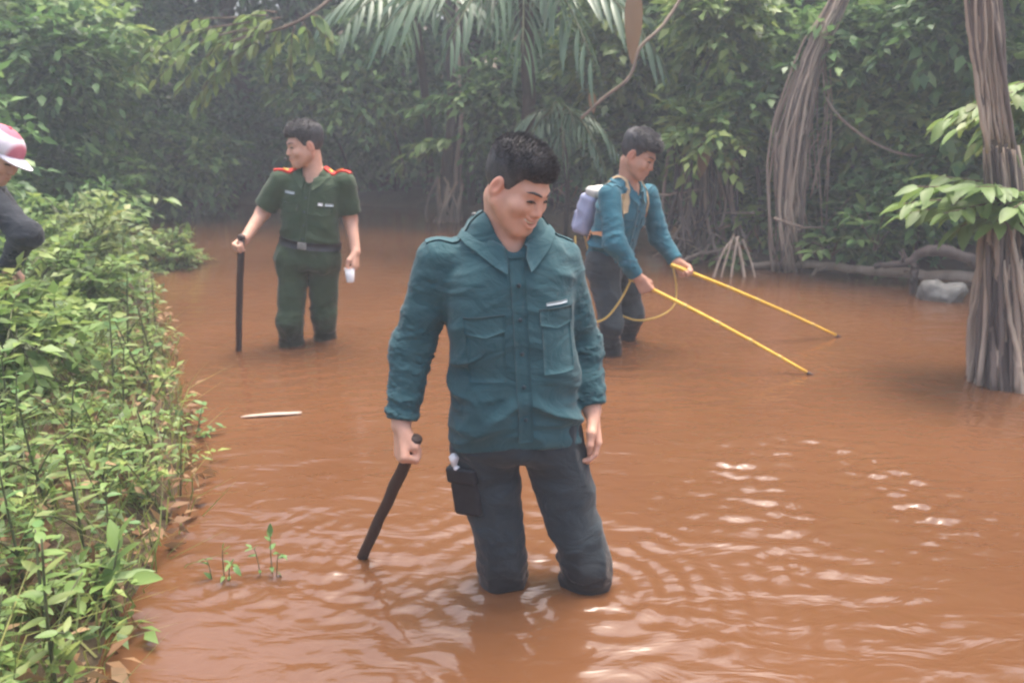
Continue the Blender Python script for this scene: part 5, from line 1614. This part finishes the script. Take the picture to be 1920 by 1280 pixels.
# ---- bright leafy branches in front of it, leaf by leaf
LF_L = [near_leaf('leaf', LEAF_LIGHT, 0.15, 0.062, 0.25, c_) for c_ in (0.12, 0.3)]
LF_Y = [near_leaf('leaf', LEAF_YEL, 0.13, 0.055, 0.25, c_) for c_ in (0.12, 0.3)]
LF_M = [near_leaf('leaf', LEAF_MID, 0.14, 0.06, 0.25, c_) for c_ in (0.12, 0.3)]
def branch_leaves(parent, C, meshes, n, s0, droop=0.3, spread=0.9, t0=0.25):
    """n leaf objects along the curve C"""
    T, N_, B_ = frames(C)
    m = len(C) - 1
    for k in range(n):
        t = t0 + (1 - t0) * (k + 0.5) / n
        x = t * m; i = min(int(x), m - 1); p = C[i] + (C[i + 1] - C[i]) * (x - i)
        sd2 = nrm(np.cross(T[i], [0, 0, 1]) + rng.normal(0, 0.15, 3)); sg = 1 if k % 2 else -1
        d = T[i] * 0.7 + sd2 * sg * spread + np.array([0, 0, -droop]) + rng.normal(0, 0.18, 3)
        if k == n - 1: d = T[i] + [0, 0, -droop * 0.5]
        place('leaf', meshes[int(rng.integers(len(meshes)))], orient(p, d, np.array([0, 0, 1.0]) + rng.normal(0, 0.22, 3), s0 * rng.uniform(0.7, 1.15)), parent)
def leafy(name, label, cat, base, stems, meshes, per, s0, r0=0.008, group=None, droop=0.3, mat=STEM_B, main=None):
    root = empty(name, base)
    tag(root, label, cat, group)
    if main is not None:
        v, f = tube(curve(main, 16), np.linspace(r0 * 2.2, r0, 16), 7, jitter=0.08)
        put('trunk', v, f, mat, root)
    for pts in stems:
        C = curve(pts, 14)
        v, f = tube(C, np.linspace(r0, r0 * 0.35, 14), 5)
        st = put('branch', v, f, mat, root)
        branch_leaves(st, C, meshes, per, s0, droop)
    return root
Ys = 3.75
hub = at(1960, 420, Ys)
stems = []
for (x, y, dy) in ((1690, 382, 0.1), (1720, 350, -0.1), (1700, 400, 0.25), (1760, 330, 0.2), (1770, 400, -0.2), (1830, 350, -0.25), (1800, 425, 0.0), (1860, 420, -0.2), (1900, 390, -0.3)):
    e = at(x, y, Ys + dy); stems.append([hub + rng.normal(0, 0.04, 3), (hub + e) / 2 + [0, 0, 0.07], e])
leafy('sapling', 'bright green sapling spreading leafy branches across the root-skirted tree', 'sapling', (3.15, Ys, gz(3.15, Ys)), stems, LF_L, 21, 0.95, 0.009, main=[(3.15, Ys, gz(3.15, Ys) - 0.1), (2.95, Ys, 0.5), hub])
hub = at(1990, 190, 3.9)
stems = []
for (x, y, dy) in ((1760, 232, 0.1), (1800, 205, -0.1), (1850, 240, 0.1), (1880, 170, 0.0), (1830, 275, 0.2), (1900, 290, -0.1), (1790, 245, 0.3)):
    e = at(x, y, 3.9 + dy); stems.append([hub + rng.normal(0, 0.04, 3), (hub + e) / 2 + [0, 0, 0.06], e])
leafy('sapling', 'yellow-green sapling reaching leafy sprays past the upper trunk at right', 'sapling', (3.4, 3.95, gz(3.4, 3.95)), stems, LF_Y + LF_L, 18, 0.95, 0.009, main=[(3.4, 3.95, gz(3.4, 3.95) - 0.1), (3.2, 3.92, 0.8), hub])
# mid-distance leafy sprays, right
for (lab, hx, hy, Yh, ends, mset, sc) in (
        ('low bright fern-like bush beside the dark hollow on the right bank', 1560, 480, 6.4, ((1500, 455), (1530, 440), (1580, 445), (1610, 455), (1520, 475), (1600, 470)), LF_L, 1.0),
        ('light leafy bush hanging over the dark water by the pale log', 1640, 470, 6.2, ((1590, 400), (1620, 385), (1660, 395), (1690, 420), (1600, 450), (1680, 455), (1640, 440)), LF_M + LF_L, 1.0),
        ('light sprig of leaves springing from the dark gnarled trunk', 850, 280, 9.6, ((740, 312), (775, 270), (800, 262), (825, 268), (760, 290), (835, 262)), LF_L, 1.5),
        ('dull green sprig above the light sprig on the gnarled trunk', 855, 200, 9.7, ((760, 205), (790, 185), (820, 180), (770, 220), (830, 200)), LF_M, 1.6)):
    h0 = at(hx, hy, Yh); stems = []
    for (x, y) in ends:
        e = at(x, y, Yh + rng.uniform(-0.25, 0.15)); stems.append([h0, (h0 + e) / 2 + [0, 0, 0.05], e])
    leafy('leafy_sprig', lab, 'sprig', h0, stems, mset, 9, sc, 0.008)
# overhanging branch with bright leaves, upper left
hub = at(560, 40, 7.4)
stems = []
for (x, y, dy) in ((245, 105, 0.2), (262, 70, 0.3), (290, 130, 0), (310, 95, 0.2), (330, 150, 0), (352, 188, 0), (385, 165, 0.1), (405, 60, 0.2), (430, 100, 0), (470, 75, -0.1), (500, 110, 0), (545, 120, 0.1), (590, 100, 0.2), (620, 60, 0.2), (360, 120, 0.2), (450, 45, 0.3)):
    e = at(x, y + 22, 7.4 + dy); h1 = hub + (e - hub) * 0.35 + [0, 0, 0.12]
    stems.append([h1, (h1 + e) / 2 + [0, 0, 0.10], e])
leafy('overhanging_branch', 'pale green branch with drooping leaf clusters overhanging the far water at left', 'branch', hub, stems, LF_Y + LF_L, 15, 1.15, 0.010, main=[at(760, -160, 8.6), at(660, -40, 7.8), hub, at(430, 80, 7.4)], droop=0.45)
# hanging dry leaf and dry bits
DRY = near_leaf('dry_leaf', LEAF_DRY, 0.62, 0.15, 0.5, 0.05, 8)
o = place('dry_frond', DRY, orient(at(1188, -30, 6.6), (0.02, -0.05, -1), (0, -1, 0.1), 1.0))
tag(o, 'large dry tan leaf hanging down above the backpack man', 'leaf')
DRY2 = near_leaf('dry_leaf', LEAF_DRY, 0.2, 0.07, 0.5, 0.1, 6)
o = place('dry_leaf', DRY2, orient(at(1108, 170, 6.85), (0.15, -0.05, -1), (0, -1, 0.1), 1.0))
tag(o, 'small orange-brown dead leaf caught on the diagonal vine', 'leaf')
o = place('dry_leaf', DRY2, orient(at(1322, 255, 6.9), (-0.05, -0.05, -1), (0, -1, 0.1), 1.9))
tag(o, 'curled tan dead leaf hanging on the root curtain', 'leaf')

# ------------------------------------------------------------------ left bank in the foreground
def weed(kind):
    """stem and leaves round the origin; returns the root"""
    h = rng.uniform(0.14, 0.44)
    root = empty('bank_weed', (0, 0, 0))
    tip = np.array([rng.normal(0, 0.05), rng.normal(0, 0.05), h])
    C = curve([(0, 0, -0.04), tip * [0.4, 0.4, 0.5], tip], 10)
    v, f = tube(C, np.linspace(0.005, 0.002, 10), 5)
    st = put('stem', v, f, STEM, root, recentre=False)
    n = int(rng.integers(11, 17))
    for k in range(n):
        t = 0.25 + 0.75 * (k + 0.5) / n; x = t * 9; i = min(int(x), 8); p = C[i] + (C[i + 1] - C[i]) * (x - i)
        a = k * 2.4 + rng.normal(0, 0.3)
        d = np.array([math.cos(a), math.sin(a), 0.35 * t + rng.normal(0, 0.15)])
        place('leaf', kind[k % len(kind)], orient(p, d, np.array([0, 0, 1.0]) + rng.normal(0, 0.2, 3), rng.uniform(0.5, 0.95)), root)
    for k in range(2):                                          # side shoots
        a = rng.uniform(0, 6.28); e = C[4] + np.array([math.cos(a) * 0.12, math.sin(a) * 0.12, rng.uniform(0.03, 0.12)])
        B = curve([C[3], (C[3] + e) / 2 + [0, 0, 0.02], e], 8)
        v, f = tube(B, 0.0025, 4)
        put('side_shoot', v, f, STEM, root, recentre=False)
        for j in range(5):
            d = np.array([math.cos(a + j * 2.2), math.sin(a + j * 2.2), 0.2])
            place('leaf', kind[j % len(kind)], orient(B[min(7, 3 + j)], d, np.array([0, 0, 1.0]) + rng.normal(0, 0.2, 3), rng.uniform(0.4, 0.75)), root)
    return root
W_L = [near_leaf('leaf', LEAF_LIGHT, 0.064, 0.028, 0.25, c_) for c_ in (0.1, 0.35)]
W_M = [near_leaf('leaf', LEAF_MID, 0.068, 0.032, 0.25, c_) for c_ in (0.1, 0.35)]
W_Y = [near_leaf('leaf', LEAF_YEL, 0.072, 0.023, 0.25, c_) for c_ in (0.1, 0.35)]
KINDS = [('light green leafy weed on the left bank', W_L + W_Y[:1], 'light green weeds on the left bank'), ('mid green leafy weed on the left bank', W_M + W_L, 'mid green weeds on the left bank'), ('yellow-green narrow-leaved weed on the left bank', W_Y + W_L, 'yellow-green weeds on the left bank')]
protos = []
for lab, kd, grp in KINDS:
    for q_ in range(2):
        r_ = weed(kd); tag(r_, lab, 'weed', grp); protos.append(r_)
def dup(root, loc, rz, s):
    r_ = root.copy(); col.objects.link(r_)
    r_.location = loc; r_.rotation_euler = (rng.normal(0, 0.12), rng.normal(0, 0.12), rz); r_.scale = (s, s, s)
    for ch in root.children:
        c_ = ch.copy(); col.objects.link(c_); c_.parent = r_
    return r_
spots = []
tries = 0
while len(spots) < 140 and tries < 6000:
    tries += 1
    y = 1.15 + 4.6 * rng.random() ** 1.5
    edge = np.interp(y, RIVER[:10, 1], RIVER[:10, 0])
    x = edge + 0.02 + 0.10 * math.sin(y * 5.1) + 0.07 * math.sin(y * 11.3 + 1) - rng.random() ** 1.1 * (0.55 + 0.28 * y)
    if (x + 2.6) ** 2 + (y - 3.5) ** 2 < 0.10 or (-3.0 < x < -2.35 and 3.2 < y < 4.0): continue
    if all((x - a) ** 2 + (y - b) ** 2 > (0.055 + 0.018 * y) ** 2 for a, b in spots): spots.append((x, y))
for i, (x, y) in enumerate(spots):
    s = rng.uniform(0.7, 1.1) * (1.0 if y < 3 else 1.15)
    loc = (x, y, gz(x, y) - 0.01)
    if i < len(protos):
        r_ = protos[i]; r_.location = loc; r_.rotation_euler = (0, 0, rng.uniform(0, 6.28)); r_.scale = (s, s, s)
    else:
        dup(protos[int(rng.integers(len(protos)))], loc, rng.uniform(0, 6.28), s)
# close undergrowth that nobody could count
n = 1900
y = 1.0 + 5.6 * rng.random(n) ** 1.4
edge = np.interp(y, RIVER[:10, 1], RIVER[:10, 0])
x = edge - 0.01 + 0.09 * np.sin(y * 5.1) + 0.06 * np.sin(y * 11.3 + 1) - rng.random(n) ** 0.9 * (0.7 + 0.35 * y)
O = np.stack([x, y, ground_z(x, y) + rng.uniform(0.0, 0.10, n)], 1)
D = unit(np.stack([rng.normal(0, 1, n), rng.normal(0, 1, n), rng.uniform(0.3, 1.2, n)], 1))
V, F, a, pos = sprays(O, D, rng.uniform(0.06, 0.15, n), 6, 0.055, 0.026, 0.3, v0=0.55, vs=0.45)
tag(put('undergrowth', V, F, LEAF_LIGHT, smooth=False, attr={'v': a}), 'tangled low green undergrowth covering the left bank', 'undergrowth', kind='stuff')
# grass blades among it
n = 2200
y = 1.0 + 3.5 * rng.random(n) ** 1.5
edge = np.interp(y, RIVER[:10, 1], RIVER[:10, 0]); x = edge + 0.03 - rng.random(n) * 0.9
p = np.stack([x, y, ground_z(x, y)], 1); h_ = rng.uniform(0.08, 0.26, n)
d = np.stack([rng.normal(0, 0.45, n), rng.normal(0, 0.45, n), np.ones(n)], 1) * h_[:, None]
w = unit(np.stack([rng.normal(0, 1, n), rng.normal(0, 1, n), np.zeros(n)], 1)) * 0.003
bend = np.stack([rng.normal(0, 0.5, n), rng.normal(0, 0.5, n), -0.1 * np.ones(n)], 1) * h_[:, None]
V = np.stack([p - w, p + w, p + d * 0.55 - w * 0.8, p + d * 0.55 + w * 0.8, p + d + bend], 1).reshape(-1, 3)
k = np.arange(n) * 5
tag(put('grass', V, [np.stack([k, k + 1, k + 3, k + 2], -1), np.stack([k + 2, k + 3, k + 4], -1)], LEAF_YEL, smooth=False, attr={'v': np.repeat(rng.random(n), 5)}), 'sparse yellow-green grass blades on the left bank', 'grass', kind='stuff')
# dead leaves and litter lying among the weeds
n = 900
y = 1.0 + 4.0 * rng.random(n) ** 1.4
edge = np.interp(y, RIVER[:10, 1], RIVER[:10, 0]); x = edge + 0.04 - rng.random(n) ** 1.3 * 1.1
O = np.stack([x, y, np.maximum(ground_z(x, y), 0.0) + rng.uniform(0.004, 0.12, n)], 1)
D = unit(np.stack([rng.normal(0, 1, n), rng.normal(0, 1, n), rng.normal(0, 0.3, n)], 1))
V, F, a, pos = sprays(O, D, rng.uniform(0.02, 0.08, n), 2, 0.065, 0.028, 0.4, jit=0.6, v0=0.5, vs=0.4)
tag(put('leaf_litter', V, F, LEAF_DRY, smooth=False, attr={'v': a}), 'brown dead leaves scattered among the weeds of the left bank', 'leaf litter', kind='stuff')
# taller straggling shrubs farther along the bank
for i, (x, y, h, r, mt) in enumerate([(-2.75, 4.9, 0.55, 0.35, LEAF_YEL), (-3.2, 5.3, 0.60, 0.45, LEAF_LIGHT), (-2.6, 4.2, 0.45, 0.3, LEAF_LIGHT), (-3.5, 6.3, 0.6, 0.5, LEAF_MID), (-3.0, 3.9, 0.5, 0.35, LEAF_MID), (-2.45, 3.65, 0.35, 0.25, LEAF_LIGHT), (-3.7, 4.6, 0.55, 0.5, LEAF_MID), (-3.25, 6.9, 0.6, 0.35, LEAF_LIGHT), (-2.08, 2.92, 0.55, 0.28, LEAF_LIGHT), (-2.35, 3.15, 0.5, 0.25, LEAF_YEL)]):
    z = gz(x, y)
    plant('bank_shrub', ('straggling yellow-green shrub', 'light green shrub', 'mid green shrub')[0 if mt is LEAF_YEL else 1 if mt is LEAF_LIGHT else 2] + ' on the left bank around the stooping person', 'shrub', (x, y, z), lump((x, y, z + h * 0.5), (r, r, h * 0.5), 5), 130, 8, 0.085, 0.042, 0.22, mt,
          r0=0.008, group='shrubs on the left bank ' + mt.name, v0=0.5, vs=0.28, bark=STEM, stems=4, crown_name='foliage', trunk_name='stems')
# sprawling stem with leaves reaching right over the water
C0 = at(120, 420, 5.4)
leafy('sprawling_vine', 'sprawling light green plant reaching from the bank over the far water', 'plant', C0, [[C0, at(220, 372, 5.3), at(318, 372, 5.2)], [C0, at(200, 395, 5.3), at(270, 400, 5.1)], [C0, at(160, 365, 5.5), at(230, 358, 5.5)], [C0, at(90, 375, 5.6), at(50, 372, 5.6)]], LF_L + LF_Y, 14, 0.75, 0.007, mat=STEM)
# big-leaved plant near the front and two sprigs standing in the water
q = onz(205, 1165); q[2] = gz(q[0], q[1])
leafy('broad_leaved_plant', 'bright broad-leaved plant at the edge of the bank', 'plant', q, [[q, q + [0.02, -0.01, 0.09], q + [0.10, -0.03, 0.12]], [q, q + [0, 0.01, 0.08], q + [-0.07, -0.05, 0.12]], [q, q + [0.02, 0.02, 0.10], q + [0.04, 0.04, 0.19]]], LF_L, 6, 0.62, 0.005, mat=STEM, droop=0.1)
for lab, px, py, hh, st_ in (('small green sprig standing in the water nearer the bank', 415, 1085, 0.10, W_M + W_L), ('taller grey-green sprig standing in the water away from the bank', 505, 1075, 0.14, W_M)):
    q = onz(px, py)
    leafy('water_sprig', lab, 'sprig', q - [0, 0, 0.3], [[q - [0, 0, 0.3], q + [0.01, 0, hh * 0.4], q + [0.015, 0, hh]], [q - [0.01, 0, 0.3], q + [-0.03, 0, hh * 0.3], q + [-0.05, 0.01, hh * 0.6]], [q - [0.01, 0, 0.3], q + [0.03, -0.01, hh * 0.3], q + [0.05, -0.02, hh * 0.55]]], st_, 6, 0.45, 0.002, mat=STEM, droop=0.25)

# brush along the right shore: dead sticks with dry leaves, piled between the roots and the log
DRYS = [near_leaf('dry_leaf', LEAF_DRY, l_, w_, 0.5, c_, 5) for l_, w_, c_ in ((0.16, 0.06, 0.3), (0.22, 0.05, 0.5))]
for lab, x0, x1, y0, y1 in (('heap of dead sticks and dry leaves under the root curtain', 1240, 1330, 400, 492), ('tangle of dead sticks and brown leaves beside the stilt roots', 1330, 1440, 390, 500), ('low brush of dead twigs behind the long pale log', 1560, 1720, 455, 508), ('brown brush and dead fronds below the small palm', 1030, 1110, 340, 430)):
    pc_ = onz((x0 + x1) / 2, min(y1, 505)); root = empty('brush_heap', pc_); tag(root, lab, 'brush')
    for k in range(26):
        xa, ya = rng.uniform(x0, x1), rng.uniform(y0, y1); Yd = pc_[1] + rng.uniform(-0.05, 0.5)
        a_ = at(xa, ya, Yd); d_ = unit(rng.normal(0, 1, 3) * [1, 0.5, 0.6]) * rng.uniform(0.12, 0.35)
        P_ = curve([a_ - d_, a_ + rng.normal(0, 0.03, 3), a_ + d_], 9); P_[:, 2] = np.maximum(P_[:, 2], -0.05)
        v, f = tube(P_, np.linspace(rng.uniform(0.004, 0.011), 0.003, 9), 5, jitter=0.15)
        put('stick', v, f, (BARK_R, BARK, BARK_R, BARK_D)[k % 4], root)
        if k % 2:
            place('dry_leaf', DRYS[k % 4 // 2], orient(a_ + rng.normal(0, 0.08, 3), rng.normal(0, 0.6, 3) + [0, 0, -0.9], rng.normal(0, 1, 3), rng.uniform(0.7, 1.3)), root)
# ------------------------------------------------------------------ haze volume added to lift the darks, standing in for lens veil
x0, x1, y0, y1, z0, z1 = -13.0, 13.0, -4.0, 21.0, -1.6, 10.5
V = np.array([[x, y, z] for x in (x0, x1) for y in (y0, y1) for z in (z0, z1)], float)
F = np.array([[0, 1, 3, 2], [4, 6, 7, 5], [0, 4, 5, 1], [2, 3, 7, 6], [0, 2, 6, 4], [1, 5, 7, 3]])
m = bpy.data.materials.new('veil_haze'); m.use_nodes = True
nt = m.node_tree; nt.nodes.clear()
out = nt.nodes.new('ShaderNodeOutputMaterial'); pv = nt.nodes.new('ShaderNodeVolumePrincipled')
pv.inputs['Color'].default_value = (0.80, 0.88, 1.0, 1)
pv.inputs['Density'].default_value = 0.0092
pv.inputs['Anisotropy'].default_value = 0.2
nt.links.new(pv.outputs[0], out.inputs['Volume'])
tag(put('haze', V, F, m, smooth=False, recentre=False), 'thin pale haze volume added in place of a lens veil', 'haze', kind='stuff')
